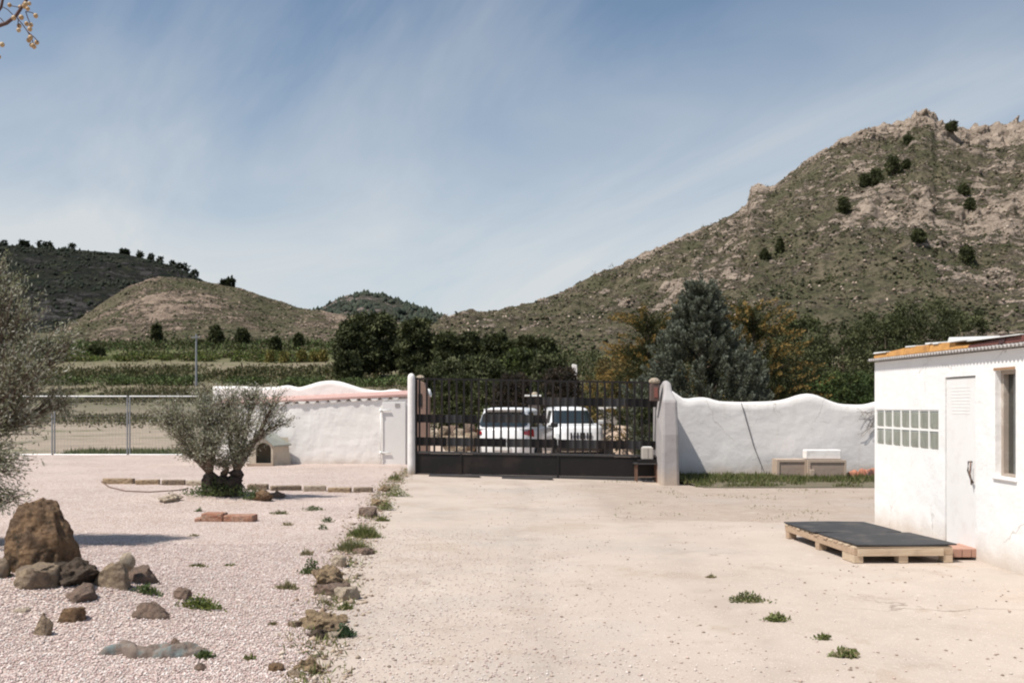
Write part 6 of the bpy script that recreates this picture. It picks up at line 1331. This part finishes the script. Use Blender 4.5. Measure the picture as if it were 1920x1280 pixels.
bp('front_bumper', .25-.13, .25+.13, .22, .50, TRIMB, .025, n=20)
gr = bp('grille', .25-.075, .25+.075, .60, .88, PAINT, .016, n=14)
for i in range(7):
    x = -.33+.11*i; Geo().box(x-.03, x+.03, hl-.005, hl+.03, .62, .84).obj('grille_slot', TRIMB, gr, bevel=.012)
for s in (-1, 1): bp('headlight', .25+s*.083, .25+s*.125, .66, .86, CLENS, .02); bp('fog_light', .25+s*.09, .25+s*.11, .42, .50, CLENS, .032)
Geo().box(-.26, .26, hl+.03, hl+.05, .40, .51).obj('number_plate', bpy.data.materials['plate_white'], t)
for s in (-1, 1): Geo().tube([(s*.62, -1.6, 1.70), (s*.62, -1.5, 1.76), (s*.62, .3, 1.76), (s*.62, .4, 1.70)], .018, 6).obj('roof_rail', TRIMB, t)
t.location = (X(1066, 33)+.15, 33+2.2, -.1); t.rotation_euler = (0, 0, math.radians(180+7))

# ------------------------------------------------------------------ berry branch at the top left, reaching in from a tree beside the camera
D = 3.4
t = thing('chinaberry_tree', 'bare branch tips with hanging yellowish berries in the top left corner', 'tree', (-3.6, 2.3, 0))
trunk_to(t, Vector((-3.6, 2.3, -.1)), Vector((-3.5, 2.4, 3.4)), .12, mat=BARK)
BRK = simple('twig_bark', (0.10, 0.055, 0.05), .8, .3, 30)
r = random.Random(3)
A = P(-30, 58, D); brs = [[Vector((-3.5, 2.4, 2.9)), Vector((-2.6, 3.0, 3.1)), P(-120, 70, D), A, P(12, 44, D), P(30, 30, D), P(38, 18, D), P(56, -10, D)], [Vector((-2.6, 3.0, 3.1)), P(-60, 20, D), P(-8, 28, D), P(2, 14, D), P(8, -15, D)]]
for b_ in brs: Geo().tube(b_, [.035, .02, .010, .0075, .0065, .006, .0055, .005][:len(b_)] if len(b_) > 5 else [.02, .010, .006, .005, .004], 7).obj('branch', BRK, t, smooth=True)
stems = [((32, 34), (42, 46), (52, 60)), ((52, 60), (55, 66), (58, 72)), ((52, 60), (60, 74), (64, 88)), ((52, 60), (66, 72), (71, 80)), ((48, 22), (52, 34), (58, 48)), ((48, 22), (60, 24), (68, 30)), ((34, 34), (34, 46), (36, 56)), ((6, 14), (14, 18), (24, 28)), ((0, 34), (6, 40), (9, 46)), ((40, 18), (34, 14), (20, 11)), ((48, 10), (52, 14), (56, 18))]
BER = simple('berry_skin', (0.42, 0.27, 0.13), .5, .3, 60, bump=.3, bscale=150, bdist=.001, dirt=(0.52, 0.42, 0.27), dirt_amt=.8, dirt_scale=50)
for s in stems: Geo().tube([P(q[0], q[1], D) for q in s], .0016, 4).obj('stem', BRK, t)
for px, py in ((18, 10), (38, 14), (48, 8), (55, 7), (52, 17), (40, 33), (26, 34), (67, 30), (50, 45), (58, 47), (56, 55), (36, 49), (35, 57), (57, 71), (54, 76), (69, 80), (59, 85), (64, 88), (4, 84), (-2, 107), (46, 12), (62, 86)):
    bm_o = Geo(); rr_ = 4.2/F*D*r.uniform(.85, 1.1); pr = [(max(.0003, rr_*math.sin(math.pi*i/8)), -rr_*math.cos(math.pi*i/8)*1.08) for i in range(9)]
    o = Geo().lathe(pr, 12, tuple(P(px, py, D+r.uniform(-.05, .05)))).obj('berry', BER, t, smooth=True)
